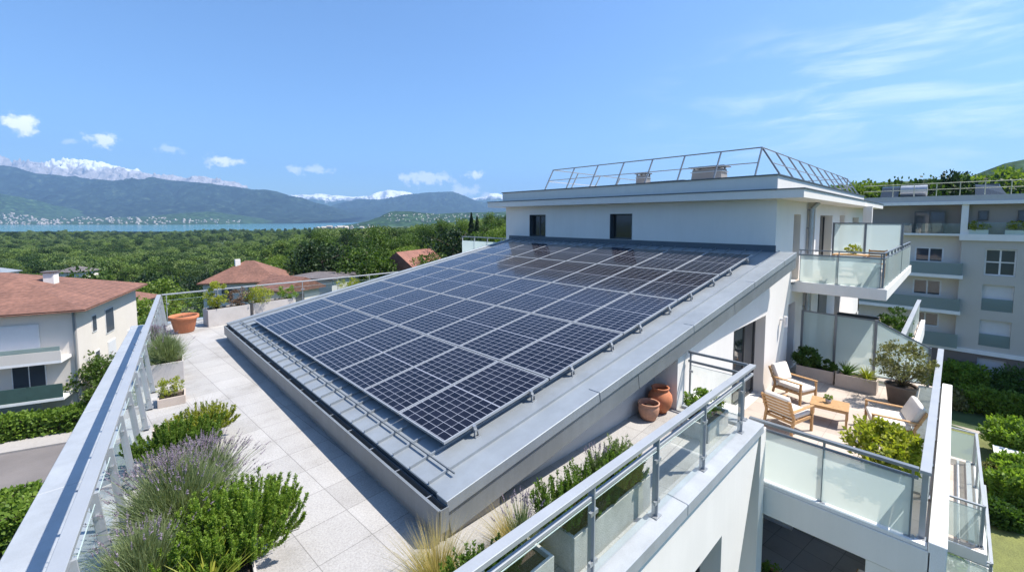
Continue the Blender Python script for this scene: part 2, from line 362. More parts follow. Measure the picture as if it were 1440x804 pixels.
def window(parent, axis, c, a0, a1, z0, z1, mull=(), tr=(), fm=None, pm=None, fw=.06, depth=.06, name='window', sill=None, curt=None):
    """frame around the opening at plane c (centre), pane child"""
    fm = fm or frame_dark; pm = pm or pane_m
    mb = MB()
    def bx(m, p0, p1, q0, q1, dd):
        if axis == 'y': m.box(p0, p1, c - dd, c + dd, q0, q1)
        else: m.box(c - dd, c + dd, p0, p1, q0, q1)
    d = depth / 2
    bx(mb, a0, a0 + fw, z0, z1, d); bx(mb, a1 - fw, a1, z0, z1, d); bx(mb, a0 + fw, a1 - fw, z0, z0 + fw, d); bx(mb, a0 + fw, a1 - fw, z1 - fw, z1, d)
    for m_ in mull: bx(mb, m_ - fw / 2, m_ + fw / 2, z0 + fw, z1 - fw, d * .98)
    for m_ in tr: bx(mb, a0 + fw, a1 - fw, m_ - fw / 2, m_ + fw / 2, d * .96)
    f = mb.build(name, fm, parent)
    p = MB(); bx(p, a0 + fw * .5, a1 - fw * .5, z0 + fw * .5, z1 - fw * .5, .006); pn_ = p.build('pane', pm, None); pn_.parent = f
    if sill is not None:
        sm = MB()
        s0, s1 = sill
        if axis == 'y': sm.box(a0 - .03, a1 + .03, min(s0, s1), max(s0, s1), z0 - .06, z0 - .003)
        else: sm.box(min(s0, s1), max(s0, s1), a0 - .03, a1 + .03, z0 - .06, z0 - .003)
        so = sm.build('sill', zinc_side, None); so.parent = f
    for o in f.children:
        off = Vector((0, 0, 0)); q = f
        while q is not None: off += q.location; q = q.parent
        o.data.transform(Matrix.Translation(-off))
    return f
# ============================================================ MAIN BUILDING
BL = (5.0, 5.0, -10.5)
B = thing('apartment_building', 'white apartment building with a grey sloping zinc roof, flat roofed penthouse and stepped terraces', 'building', BL)
GZ = -10.5
def xl(y, o=0.0): return -.92 + .1226 * (y - 6.65) + o        # outer edge of the left coping
def xr(y): return -.36 + .1159 * (y - 4.247)                  # line of the left railing
YF, YB = 2.13, 18.55
# body below the top terrace
mb = MB(); mb.prism([(xl(YF) + .06, YF + .46), (8.05, YF + .46), (8.05, 3.9), (13.4, 3.9), (13.4, YB - .05), (xl(YB) + .06, YB - .05)], GZ, -.16)
mb.build('wall', plaster, B)
# front wall skin, its far end running back at a slant, with a window opening
fw_ = MB()
wall(fw_, 'y', YF + .03, .42, -1.3, 6.7, -10.4, -.03, [(4.3, 6.35, -3.3, -1.12)])
for d in (0, .42):
    y = YF + .03 + d
    fw_.quad((6.7, y, -10.4), (6.75, y, -10.4), (6.95, y, -2.6), (8.0, y, -.03), (6.7, y, -.03))
fw_.quad((8.0, YF + .03, -.03), (6.95, YF + .03, -2.6), (6.95, YF + .45, -2.6), (8.0, YF + .45, -.03))
fw_.quad((6.95, YF + .03, -2.6), (6.75, YF + .03, -10.4), (6.75, YF + .45, -10.4), (6.95, YF + .45, -2.6))
o = fw_.build('wall', plaster, B)
window(B, 'y', YF + .36, 4.3, 6.35, -3.3, -1.12, mull=(5.3,), fw=.07)
# copings
mb = MB()
ys = [YF] + [YF + 2.9 * i for i in range(1, 6)] + [YB]
for a, b in zip(ys[:-1], ys[1:]):
    b2 = b - .006
    mb.hexa([(xl(a), a, -.15), (xr(a) + .02, a, -.15), (xr(b2) + .02, b2, -.15), (xl(b2), b2, -.15)],
            [(xl(a), a, .012), (xr(a) + .02, a, .03), (xr(b2) + .02, b2, .03), (xl(b2), b2, .012)])
mb.build('left_coping', coping_m, B, bevel=.008)
mb = MB()
xs = [xr(2.3) + .06, 2.2, 5.0, 7.98]
for a, b in zip(xs[:-1], xs[1:]):
    mb.hexa([(a, 2.10, -.12), (b - .006, 2.10, -.12), (b - .006, 2.37, -.12), (a, 2.37, -.12)], [(a, 2.10, .035), (b - .006, 2.10, .035), (b - .006, 2.37, .05), (a, 2.37, .05)])
mb.hexa([(7.65, 2.37, -.12), (7.98, 2.37, -.12), (7.98, 3.4, -.12), (7.65, 3.4, -.12)], [(7.65, 2.37, .05), (7.98, 2.37, .05), (7.98, 3.4, .05), (7.65, 3.4, .05)])
mb.build('front_coping', coping_m, B, bevel=.008)
mb = MB(); mb.hexa([(xl(YB - .35) , YB - .35, -.12), (13.4, YB - .35, -.12), (13.4, YB, -.12), (xl(YB), YB, -.12)], [(xl(YB - .35), YB - .35, .032), (13.4, YB - .35, .032), (13.4, YB, .032), (xl(YB), YB, .032)])
mb.build('back_coping', coping_m, B, bevel=.008)
# terrace floor of the sloping roof level
mb = MB(); mb.prism([(xr(2.37) + .02, 2.37), (7.65, 2.37), (7.65, 3.95), (13.3, 3.95), (13.3, YB - .35), (xr(YB - .35) + .02, YB - .35)], -.14, 0.0)
structure(mb.build('terrace_floor', floor1))

# ------------------------------------------------------------ sloping roof
A0 = np.array([2.572, 3.707, .4614])
dv = ray(1400, 124); dv = dv / np.linalg.norm(dv)
az = R(-4.0); sl = math.atan2(dv[2], math.hypot(dv[0], dv[1]))
dv = np.array([math.cos(az) * math.cos(sl), math.sin(az) * math.cos(sl), math.sin(sl)])
ev = np.array([-.003, 1.0, 0.0])
nv = np.cross(dv, ev); nv /= np.linalg.norm(nv)
def RP(a, b, h=0.0): return tuple(A0 + ev * a + dv * b + nv * h)
LA, LB = 10.97, 10.98
def rbox(mb, a0, a1, b0, b1, h0, h1):
    mb.hexa([RP(a0, b0, h0), RP(a0, b1, h0), RP(a1, b1, h0), RP(a1, b0, h0)], [RP(a0, b0, h1), RP(a0, b1, h1), RP(a1, b1, h1), RP(a1, b0, h1)])
mb = MB(); rbox(mb, .16, LA - .12, .0, LB, -.10, 0.0)
roof = mb.build('roof', zinc, B)
# standing seams and sheet edges
mb = MB()
a = .36
while a < LA - .2:
    rbox(mb, a - .009, a + .009, .01, LB, .0005, .038); a += .415
mb.build('standing_seam', zinc, roof, kind='stuff') if False else mb.build('standing_seam', zinc, roof)
mb = MB()   # verge caps: right (near) and left (far)
for b0, b1 in ((-.03, 2.6), (2.61, 5.4), (5.41, 8.2), (8.21, LB - 0.9), (LB - .89, LB)):
    rbox(mb, -.045, .155, b0, b1, -.13, .012)
mb.build('verge_cap', zinc, roof, bevel=.006)
mb = MB(); rbox(mb, LA - .11, LA + .03, -.03, LB, -.13, .03); mb.build('verge_cap', zinc, roof, bevel=.006)
mb = MB()   # deep fascia below the near verge
for b0, b1 in ((.0, 3.6), (3.61, 7.2), (7.21, LB)):
    rbox(mb, -.02, .13, b0 if b0 else -.03, b1, -.42, -.145)
mb.build('verge_fascia', zinc_side, roof, bevel=.004)
mb = MB(); rbox(mb, -.025, .12, .02, LB, -.1449, -.1301); mb.build('shadow_joint', black_metal, roof)
# eave front
mb = MB(); rbox(mb, .0, LA - .03, -.012, .0, -.16, -.002); mb.build('eave_trim', zinc_dark, roof)
# snow guard tubes with brackets
for k, bq in enumerate((.27,)):
    g = MB()
    rbox(g, .22, LA - .3, bq - .006, bq + .006, .033, .058)
    sg = g.build('snow_guard', zinc_side, roof)
    for i in range(26):
        aa = .36 + .415 * i
        if aa > LA - .3: break
        q = MB(); rbox(q, aa - .008, aa + .008, bq + .0065, bq + .022, .033, .05)
        q.build('guard_bracket', zinc_side, sg)
# gutter: open box channel in front of the eave
def gut(mb, y0, y1):
    xo = 2.452
    mb.box(xo - .012, xo, y0, y1, .16, .405)                       # outer face
    mb.box(xo, 2.552, y0, y1, .155, .168)                          # bottom
    mb.box(xo - .02, xo + .014, y0, y1, .405, .413)                # rolled lip
mb = MB(); gut(mb, 3.66, 14.68)
mb.box(2.452, 2.56, 3.648, 3.66, .155, .413)
mb.box(2.452, 2.56, 14.68, 14.69, .155, .413)
gt = mb.build('gutter', zinc_side, roof)
for i in range(16): mb = MB(); mb.box(2.452, 2.56, 3.95 + .7 * i, 3.965 + .7 * i, .395, .402); mb.build('gutter_strap', galv, gt)
mb = MB(); mb.box(2.545, 2.556, 3.70, 14.66, .0, .40); mb.build('back_board', zinc_dark, gt)
# kick wall under the gutter and gable wall under the verge
mb = MB()
for i in range(6): mb.box(2.50, 2.544, 3.72 + i * 1.83, 3.72 + (i + 1) * 1.83 - .006, .0, .158)
mb.build('kick_panel', taupe, B)
mb = MB(); mb.box(2.56, 3.37, 3.725, 3.88, .002, .30)
mb.build('corner_panel', taupe, B)
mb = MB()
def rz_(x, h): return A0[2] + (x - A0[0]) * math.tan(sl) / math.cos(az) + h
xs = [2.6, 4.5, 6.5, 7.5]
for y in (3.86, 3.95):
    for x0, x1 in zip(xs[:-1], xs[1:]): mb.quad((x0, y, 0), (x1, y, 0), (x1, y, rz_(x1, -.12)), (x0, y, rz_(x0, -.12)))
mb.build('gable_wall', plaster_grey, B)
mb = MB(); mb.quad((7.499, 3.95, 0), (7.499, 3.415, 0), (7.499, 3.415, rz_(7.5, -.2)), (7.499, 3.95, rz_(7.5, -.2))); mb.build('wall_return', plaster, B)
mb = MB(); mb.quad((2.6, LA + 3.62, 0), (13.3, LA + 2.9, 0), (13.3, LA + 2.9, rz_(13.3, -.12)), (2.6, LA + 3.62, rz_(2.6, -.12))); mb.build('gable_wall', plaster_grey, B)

# ------------------------------------------------------------ white flank wall (faces the lower terrace), plane y = 3.42
YW = 3.42
mb = MB()
wall(mb, 'y', YW, .32, 7.5, 29.0, -1.35, 1.1, [(10.35, 12.72, -1.2, .95), (14.95, 15.75, -1.2, .93), (19.0, 20.6, -1.2, .9), (22.2, 23.4, -1.2, .9)])
for y in (YW, YW + .32):
    mb.quad((7.5, y, 1.1), (13.3, y, 1.1), (13.3, y, rz_(13.3, -.25)), (7.5, y, rz_(7.5, -.25)))
wall(mb, 'y', YW, .32, 13.601, 29.0, 1.1, 4.06, [(15.12, 15.95, 1.6, 3.66), (18.7, 20.9, 1.66, 3.66), (22.4, 23.5, 1.66, 3.68), (25.6, 27.4, 2.75, 3.6)])
mb.build('wall', plaster, B)
window(B, 'y', YW + .27, 10.35, 12.72, -1.2, .95, mull=(11.15, 11.9), fw=.07, name='sliding_door')
window(B, 'y', YW + .28, 14.95, 15.75, -1.2, .93, fw=.06, name='door')
window(B, 'y', YW + .28, 19.0, 20.6, -1.2, .9, mull=(19.8,), name='door'); window(B, 'y', YW + .28, 22.2, 23.4, -1.2, .9, name='door')
window(B, 'y', YW + .28, 15.12, 15.95, 1.6, 3.66, sill=(YW - .06, YW + .2))
window(B, 'y', YW + .28, 18.7, 20.9, 1.66, 3.66, mull=(19.5,), name='door'); window(B, 'y', YW + .28, 22.4, 23.5, 1.66, 3.68, name='door')
window(B, 'y', YW + .28, 25.6, 27.4, 2.75, 3.6)
# penthouse wall facing the panels, plane x = 13.3
PX, PY0, PY1 = 13.3, YW, 13.97
mb = MB()
wall(mb, 'x', PX, .30, PY0, PY1, 1.1, 4.06, [(11.83, 12.74, 2.79, 3.71), (7.82, 8.71, 2.81, 3.71)])
mb.build('wall', plaster, B)
window(B, 'x', PX + .2, 11.83, 12.74, 2.79, 3.71, mull=(12.3,), fw=.055)
window(B, 'x', PX + .2, 7.82, 8.71, 2.81, 3.71, fw=.055)
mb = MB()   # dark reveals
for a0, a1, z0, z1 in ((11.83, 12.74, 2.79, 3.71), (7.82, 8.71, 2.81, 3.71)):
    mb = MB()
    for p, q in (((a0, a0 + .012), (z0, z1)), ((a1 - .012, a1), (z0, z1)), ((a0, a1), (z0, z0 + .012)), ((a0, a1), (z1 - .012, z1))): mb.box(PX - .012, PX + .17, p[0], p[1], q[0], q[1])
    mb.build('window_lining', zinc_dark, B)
mb = MB(); mb.box(PX + .02, 29, YB - 4.59, YB - 4.3, -10, 4.06); mb.box(28.7, 29, YW, 14, -10, 4.06); mb.build('wall', plaster, B)
mb = MB(); mb.box(13.7, 28.9, 3.8, 13.9, 1.45, 1.6); mb.box(13.7, 28.9, 3.8, 13.9, -1.3, -1.2); mb.box(13.61, 13.75, 3.8, 13.9, -1.3, 1.6); mb.build('inner_floor', darkint, B)
# flashing at the foot of the penthouse wall
mb = MB(); mb.box(PX - .03, PX - .002, PY0 - .02, PY1 + .03, rz_(PX, -.02), rz_(PX, .17)); mb.box(PX - .05, PX - .03, PY0, PY1 + .02, rz_(PX, -.05), rz_(PX, .06)); mb.build('wall_flashing', zinc_dark, B)
# penthouse roof: overhanging slab, parapet box, copings
ph = MB(); ph.box(12.86, 29.6, 2.72, 15.0, 4.062, 4.29); slab = ph.build('penthouse_roof', plaster, B, bevel=.006)
mb = MB()
for x0, x1, y0, y1 in ((12.83, 13.2, 2.69, 15.03), (13.2, 29.63, 2.69, 3.4), (29.25, 29.63, 3.4, 15.03), (13.2, 29.25, 14.6, 15.03)): mb.box(x0, x1, y0, y1, 4.292, 4.315)
mb.build('edge_flashing', zinc_dark, slab)
mb = MB(); mb.box(13.2, 28.6, 3.4, 14.35, 4.29, 4.70); mb.build('parapet', plaster, slab)
mb = MB()
for x0, x1, y0, y1 in ((13.16, 13.5, 3.36, 14.39), (13.5, 28.64, 3.36, 3.7), (28.3, 28.64, 3.7, 14.39), (13.5, 28.3, 14.05, 14.39)): mb.box(x0, x1, y0, y1, 4.702, 4.73)
mb.build('parapet_coping', zinc_dark, slab)
# downpipe
mb = MB(); PXX = 16.75
mb.tube((PXX, YW - .12, -1.2), (PXX, YW - .12, 3.85), .06, 14); mb.tube((PXX, YW - .12, 3.85), (PXX + .05, YW - .3, 4.06), .06, 14)
for z in (-.6, .6, 1.9, 3.2, 3.8): mb.tube((PXX, YW - .12, z), (PXX, YW - .12, z + .05), .072, 14); mb.box(PXX - .02, PXX + .02, YW - .1, YW, z + .01, z + .04)
dp = tag(mb.build('downpipe', galv, None, smooth=False), 'grey metal downpipe running down the white flank wall past the balcony', 'downpipe')
mb = MB(); mb.box(PXX + .12, PXX + .32, YW - .2, YW, -1.2, 4.05); mb.build('wall_pier', plaster, B)

# ------------------------------------------------------------ lower terrace
TZ = -1.2
mb = MB(); mb.box(8.36, 16.75, .06, YW, TZ - .02, TZ); mb.box(17.2, 27.0, .92, YW, TZ - .02, TZ); structure(mb.build('terrace_floor', floor2))
mb = MB(); mb.box(16.76, 27.0, .9, 3.4, TZ - .55, TZ - .03); mb.build('terrace_slab', plaster, B)
mb = MB()
mb.box(8.30, 16.76, .02, 3.4, TZ - .55, TZ - .03)
mb.build('terrace_slab', plaster, B, bevel=.01)
mb = MB()     # white ledge outside the right railing
for a, b in ((8.30, 12.3), (12.31, 16.85)): mb.box(a, b, -.14, .055, TZ - .56, TZ + .12)
mb.build('white_ledge', white_coping, B, bevel=.01)
mb = MB(); mb.box(17.4, 27, .78, .915, TZ - .56, TZ + .12); mb.build('white_ledge', white_coping, B, bevel=.01)
mb = MB(); mb.box(8.31, 8.43, .06, 2.9, TZ - .02, TZ + .035); mb.build('edge_strip', white_coping, B)
mb = MB(); mb.box(9.9, 16.5, .20, .52, TZ - .001, TZ + .035); mb.build('drain_curb', concrete, B)
mb = MB(); mb.box(8.0, 8.36, 2.55, 3.45, -1.3, .05); mb.box(7.98, 8.25, 2.14, 2.55, -10.4, -.13); mb.build('wall_pier', plaster, B)
# recess below the lower terrace
mb = MB()
mb.box(8.32, 8.46, 2.18, 3.4, GZ, TZ - .56); mb.box(8.32, 8.62, .06, .72, GZ, TZ - .56)
mb.box(8.6, 14.0, .02, .3, -4.0, -2.95); mb.box(13.9, 14.1, .06, 3.4, GZ, TZ - .56)
mb.build('wall', plaster, B)
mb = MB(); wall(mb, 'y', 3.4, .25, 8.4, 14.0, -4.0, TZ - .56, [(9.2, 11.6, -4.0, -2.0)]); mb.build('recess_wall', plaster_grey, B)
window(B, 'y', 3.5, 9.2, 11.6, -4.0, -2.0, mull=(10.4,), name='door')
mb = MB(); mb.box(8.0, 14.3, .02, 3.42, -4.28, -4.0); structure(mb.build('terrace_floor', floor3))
mb = MB(); mb.box(11.7, 12.1, 2.4, 3.4, -4.0, TZ - .56); mb.build('wall_pier', plaster, B)
# lower right balconies, one per floor
def low_balcony(x0, x1, yo, z):
    mb = MB(); mb.box(x0, x1, yo, .0, z - .28, z - .012); return mb
low_balcony(14.0, 19.2, -.85, -4.0).build('balcony_slab', plaster, B, bevel=.01)
mb = MB(); mb.box(14.05, 19.2, -.72, -.02, -4.012, -4.0); structure(mb.build('balcony_floor', floor2))
low_balcony(16.2, 22.2, -1.25, -6.8).build('balcony_slab', plaster, B, bevel=.01)
mb = MB(); mb.box(14.1, 16.76, .02, 3.4, GZ, TZ - .56); mb.box(16.76, 27.0, .95, 3.4, GZ, TZ - .56); mb.build('wall', plaster, B)
mb = MB(); mb.box(14.2, 18.9, -.42, -.37, -3.999, -3.96); mb.box(14.2, 18.9, -.66, -.56, -3.999, -3.90); mb.build('balcony_curb', white_coping, B)

# ------------------------------------------------------------ upper balcony
UZ = 1.62
mb = MB(); mb.box(15.25, 24.2, 1.22, YW, UZ - .32, UZ - .006); mb.build('balcony_slab', plaster, B, bevel=.01)
mb = MB(); mb.box(15.4, 24.1, 1.35, YW, UZ - .005, UZ + .005); structure(mb.build('balcony_floor', floor2))
# far penthouse terrace box beyond the roof
mb = MB(); mb.box(13.9, 20.0, 14.0, 18.5, -10.4, 1.62); mb.build('wall', plaster, B)

# wall lamp
t = thing('wall_lamp', 'small white cylinder wall lamp on the white wall beside the lower terrace door', 'wall lamp', (14.1, YW, .62))
mb = MB(); mb.tube((14.1, YW, .62), (14.1, YW - .12, .62), .035, 12); mb.build('bracket', frame_white, t)
mb = MB(); mb.tube((14.1, YW - .14, .42), (14.1, YW - .14, .72), .05, 16); mb.build('lamp_shade', frame_white, t)

# ------------------------------------------------------------ solar modules
NCOL, NROW = 8, 5
h0 = .115
def rp_from_px(u, v, h):
    q = onplane(u, v, A0 + nv * h, nv); d = q - A0
    G = np.array([[ev @ ev, ev @ dv], [ev @ dv, dv @ dv]]); return np.linalg.solve(G, [d @ ev, d @ dv])
cs = [rp_from_px(*p, h0 + .035) for p in ((637, 629), (356, 451), (1046.5, 358.5), (717, 338.5))]
a_0 = (cs[0][0] + cs[2][0]) / 2; a_1 = (cs[1][0] + cs[3][0]) / 2
b_0 = (cs[0][1] + cs[1][1]) / 2; b_1 = (cs[2][1] + cs[3][1]) / 2
print('ARRAY', [tuple(np.round(c, 2)) for c in cs])
pa, pb = (a_1 - a_0) / NCOL, (b_1 - b_0) / NROW
ga, gb = .022, .03
wa, wb = pa - ga, pb - gb
def lv(a, b, h): return tuple(ev * a + dv * b + nv * h)
def lbox(mb, a0, a1, b0, b1, h0, h1):
    mb.hexa([lv(a0, b0, h0), lv(a0, b1, h0), lv(a1, b1, h0), lv(a1, b0, h0)], [lv(a0, b0, h1), lv(a0, b1, h1), lv(a1, b1, h1), lv(a1, b0, h1)])
proto = thing('solar_module', 'x', 'solar panel', (0, 0, 0), 'solar panels in rows on the sloping roof', local=True)
mb = MB(); fr = .017
lbox(mb, 0, wa, 0, fr, 0, .036); lbox(mb, 0, wa, wb - fr, wb, 0, .036); lbox(mb, 0, fr, fr, wb - fr, 0, .036); lbox(mb, wa - fr, wa, fr, wb - fr, 0, .036)
mb.build('frame', alu, proto)
mb = MB(); mb.quad(lv(fr, fr, .031), lv(fr, wb - fr, .031), lv(wa - fr, wb - fr, .031), lv(wa - fr, fr, .031)); mb.quad(lv(fr, fr, .010), lv(wa - fr, fr, .010), lv(wa - fr, wb - fr, .010), lv(fr, wb - fr, .010))
g = mb.build('cell_surface', cells, proto)
uvl = g.data.uv_layers.new(name='UVMap')
e = .12
uvs = [(-e * .3, -e), (-e * .3, 16 + e), (6 + e * .3, 16 + e), (6 + e * .3, -e)]
for k, (uu, vv) in enumerate(uvs): uvl.data[k].uv = (uu, vv)
for k in range(4, 8): uvl.data[k].uv = (.5, .5)
ROWN = ['lowest', 'second lowest', 'middle', 'second highest', 'highest']
COLN = ['first', 'second', 'third', 'fourth', 'fifth', 'sixth', 'seventh', 'eighth']
for r in range(NROW):
    for c in range(NCOL):
        o = proto if (r == 0 and c == 0) else copy_tree(proto)
        o.location = Vector(RP(a_0 + ga / 2 + c * pa, b_0 + gb / 2 + r * pb, h0))
        o['label'] = 'solar panel in the %s row, %s from the right edge' % (ROWN[r], COLN[c])
# mounting rails run under the rows, their clamped ends show at the right edge
for r in range(NROW):
    for k, fr_ in enumerate((.24, .78)):
        bq = b_0 + r * pb + fr_ * pb
        t = thing('mounting_rail', '%s row mounting rail, %s one, its clamp showing at the right edge' % (ROWN[r], ('lower', 'upper')[k]), 'mounting rail', RP(a_0, bq, .06), 'mounting rails under the solar panels')
        mb = MB(); rbox(mb, a_0 - .055, a_1 + .04, bq - .02, bq + .02, .072, h0 - .003); mb.build('rail', galv, t)
        mb = MB(); rbox(mb, a_0 - .04, a_0 - .006, bq - .022, bq + .022, .1121, h0 + .042); rbox(mb, a_0 - .06, a_0 - .03, bq - .03, bq - .021, .012, .075); rbox(mb, a_0 - .06, a_0 - .03, bq + .021, bq + .03, .012, .075)
        rbox(mb, a_0 - .075, a_0 - .03, bq - .04, bq + .04, .0005, .012); mb.build('clamp', galv, t)
        mb = MB()
        for j in range(9): rbox(mb, .36 + .415 * (2 + j * 2) - .03, .36 + .415 * (2 + j * 2) + .03, bq - .03, bq + .03, .012, .071)
        mb.build('rail_foot', galv, t)

# ------------------------------------------------------------ railings
def railing(name, label, pts, z0, top, post=1.2, hw=.10, hh=.045, pw=.09, pt=.016, gm=None, glass_z=(.08, .86), second=None, gside=-.03, hoff=0, lean=0, clamps=True, posts=None, mrail=alu, mpost=None, clampx=True, group=None, first=.12):
    mpost = mpost or mrail
    t = thing(name, label, 'railing', (pts[0][0], pts[0][1], z0), group)
    for p, q in zip(pts[:-1], pts[1:]):
        a = Vector((*p, 0)); b = Vector((*q, 0)); L_ = (b - a).length; d = (b - a) / L_; s = Vector((-d.y, d.x, 0))
        ho = s * hoff; mb = MB(); mb.bar((a.x + ho.x, a.y + ho.y, z0 + top - hh / 2), (b.x + ho.x, b.y + ho.y, z0 + top - hh / 2), hw, hh); mb.build('handrail', mrail, t, bevel=.004)
        if second:
            mb = MB(); mb.bar((a.x, a.y, z0 + second), (b.x, b.y, z0 + second), .04, .04); mb.build('middle_rail', mrail, t, bevel=.004)
        n = max(1, round((L_ - 2 * first) / post)); sp = (L_ - 2 * first) / n
        ps = posts or [first + i * sp for i in range(n + 1)]; n = len(ps) - 1; gi = .03 if clamps else .006
        for i in range(n + 1):
            c = a + d * ps[i]
            mb = MB()
            mb.bar((c.x, c.y, z0 + .012), (c.x, c.y, z0 + top - hh), pt if pw > pt else pw, pw, up=tuple(d)) if False else mb.bar((c.x - s.x * lean, c.y - s.y * lean, z0 + .012), (c.x, c.y, z0 + top - hh), pt, pw, up=tuple(s))
            po = mb.build('post', mpost, t, bevel=.002)
            c = c - s * lean; mb = MB(); mb.bar(tuple(c - d * .06 + Vector((0, 0, z0 + .006))), tuple(c + d * .06 + Vector((0, 0, z0 + .006))), .11, .012)
            for sg in (-1, 1): mb.tube(tuple(c + d * .042 * sg + s * .03 + Vector((0, 0, z0 + .012))), tuple(c + d * .042 * sg + s * .03 + Vector((0, 0, z0 + .026))), .009, 8)
            mb.build('base_plate', galv, po)
        if gm:
            g0, g1 = glass_z
            for i in range(n):
                c0 = a + d * (ps[i] + gi) + s * gside; c1 = a + d * (ps[i + 1] - gi) + s * gside
                lo = s * (lean * (1 - g0 / top)); lh = s * (lean * (1 - g1 / top)); mb = MB(); mb.quad((c0.x - lo.x, c0.y - lo.y, z0 + g0), (c1.x - lo.x, c1.y - lo.y, z0 + g0), (c1.x - lh.x, c1.y - lh.y, z0 + g1), (c0.x - lh.x, c0.y - lh.y, z0 + g1)); c0g = c0 - lh; c1g = c1 - lh
                gl = mb.build('glass_panel', gm, t)
                for h in ((g0 + .12, g1 - .12) if clamps else ()):
                    for cc, sg in ((c0, 1), (c1, -1)):
                        mb = MB(); cc = cc - s * (lean * (1 - h / top)); e0 = cc - d * .035 * sg; e1 = cc + d * .03 * sg
                        mb.bar((e0.x, e0.y, z0 + h), (e1.x, e1.y, z0 + h), .03, .04); mb.build('glass_clamp', galv, gl)
                mb = MB(); mb.bar((c0g.x, c0g.y, z0 + g1), (c1g.x, c1g.y, z0 + g1), .008, .006); mb.build('glass_rim', glass_edge, gl)
    return t
railing('glass_railing', 'long aluminium and glass railing with broad handrail along the left edge beside the lavender', [(xr(2.34) + .055, 2.34), (xr(18.05) + .055, 18.05)], .03, 1.02, post=.98, hoff=.045, lean=.10, hw=.11, hh=.05, pw=.075, pt=.022, gm=glass_clear, glass_z=(.06, .88), gside=0)
railing('glass_railing', 'thin pale railing with clear glass at the far terrace end behind the orange pot', [(xr(18.05) + .08, 18.08), (13.0, 18.3)], .03, 1.02, post=1.45, hw=.05, hh=.045, pw=.04, pt=.02, gm=glass_clear, glass_z=(.06, .80), second=None, mrail=alu)
railing('glass_railing', 'double barred aluminium railing with clear glass in front of the long concrete planters', [(xr(2.3) + .15, 2.27), (7.9, 2.29)], .045, 1.0, posts=[.1, .92, 2.30, 3.68, 4.95, 6.30, 7.80], post=1.42, hw=.10, hh=.05, pw=.075, pt=.022, gm=glass_clear, glass_z=(.06, .80), second=.83, gside=-.02)
t_ = railing('end_railing', 'short dark grey two bar railing closing the terrace end beside the terracotta pots', [(7.87, 3.38), (7.87, 2.36)], .05, .99, post=.95, hw=.045, hh=.04, pw=.05, pt=.02, second=.80, mrail=alu_grey, gm=glass_clear, glass_z=(.06, .74), first=.04)
# lower terrace rails (frosted)
railing('frosted_railing', 'frosted glass railing across the near end of the furnished lower terrace', [(8.42, 2.46), (8.42, .20)], TZ + .03, 1.07, post=1.16, hw=.085, hh=.05, pw=.05, pt=.03, gm=glass_frost, glass_z=(.03, .90), second=.915, mrail=alu_grey, gside=-.045, first=.06, clamps=False)
railing('frosted_railing', 'aluminium topped frosted railing along the right side of the lower terrace', [(8.36, .13), (16.8, .13)], TZ + .03, 1.07, post=1.4, clamps=False, hw=.12, hh=.05, pw=.07, pt=.03, gm=glass_frost, glass_z=(.1, .9), gside=-.03)
railing('frosted_railing', 'aluminium railing of the neighbouring terrace beyond the frosted screen', [(17.6, 1.0), (26.5, 1.0)], TZ + .03, 1.07, post=1.4, clamps=False, hw=.13, hh=.05, pw=.07, pt=.03, gm=glass_frost, glass_z=(.1, .9), gside=-.03)
# lower right balconies
railing('balcony_railing', 'frosted railing round the small lower right balcony with the beige floor', [(19.0, -.02), (19.0, -.74), (14.2, -.76), (14.2, -.04)], -4.0, 1.0, post=1.6, hw=.06, hh=.04, pw=.05, pt=.02, gm=glass_frost2, glass_z=(.05, .88), first=.03, gside=.02, clamps=False)
railing('balcony_railing', 'frosted railing of the lowest balcony in the bottom right corner of the facade', [(17.0, -.02), (17.0, -1.12), (22.0, -1.14)], -6.8, 1.0, post=1.6, hw=.07, hh=.04, pw=.05, pt=.02, gm=glass_frost2, glass_z=(.05, .82), second=.86, first=.03, clamps=False)
# upper balcony
railing('balcony_railing', 'frosted railing with dark posts round the upper balcony beside the penthouse', [(15.35, 3.3), (15.35, 1.33), (24.0, 1.30)], UZ, .98, post=1.0, hw=.045, hh=.035, pw=.045, pt=.02, gm=glass_frost, glass_z=(.0, .80), second=.82, mrail=alu_grey, first=.05, clamps=False, gside=-.035)
railing('balcony_railing', 'pale glass railing of the far penthouse terrace just beyond the roof', [(13.95, 18.4), (13.95, 14.2)], 1.62, 1.0, post=1.05, hw=.05, hh=.04, pw=.05, pt=.02, gm=glass_frost, glass_z=(.0, .78), first=.05, clamps=False)

def screen(name, label, pts, z0, hts, gm=glass_frost):
    t = thing(name, label, 'glass screen', (*pts[0], z0))
    for i, (p, h) in enumerate(zip(pts, hts)):
        mb = MB(); mb.box(p[0] - .03, p[0] + .03, p[1] - .03, p[1] + .03, z0, z0 + h + .02); mb.build('post', alu_grey, t)
    for (p, h), (q, k) in zip(list(zip(pts, hts))[:-1], list(zip(pts, hts))[1:]):
        mb = MB(); mb.bar((*p, z0 + h), (*q, z0 + k), .045, .04); mb.build('rail', alu_grey, t); mb = MB(); mb.bar((*p, z0 + .10), (*q, z0 + .10), .04, .03); mb.build('rail', alu_grey, t)
        mb = MB(); mb.quad((*p, z0 + .12), (*q, z0 + .12), (*q, z0 + k), (*p, z0 + h)); mb.build('glass_panel', gm, t)
    return t
screen('glass_screen', 'tall frosted screen with sloping end dividing the lower terraces behind the planters', [(15.8, 3.22), (16.0, 2.4), (16.2, 1.48), (16.5, .34)], TZ, [1.85, 1.80, 1.76, 1.12])
screen('glass_screen', 'tall frosted screen standing on the upper balcony beyond its chair', [(20.2, 3.25), (20.2, 2.3), (20.2, 1.3)], UZ, [1.75, 1.75, 1.75])
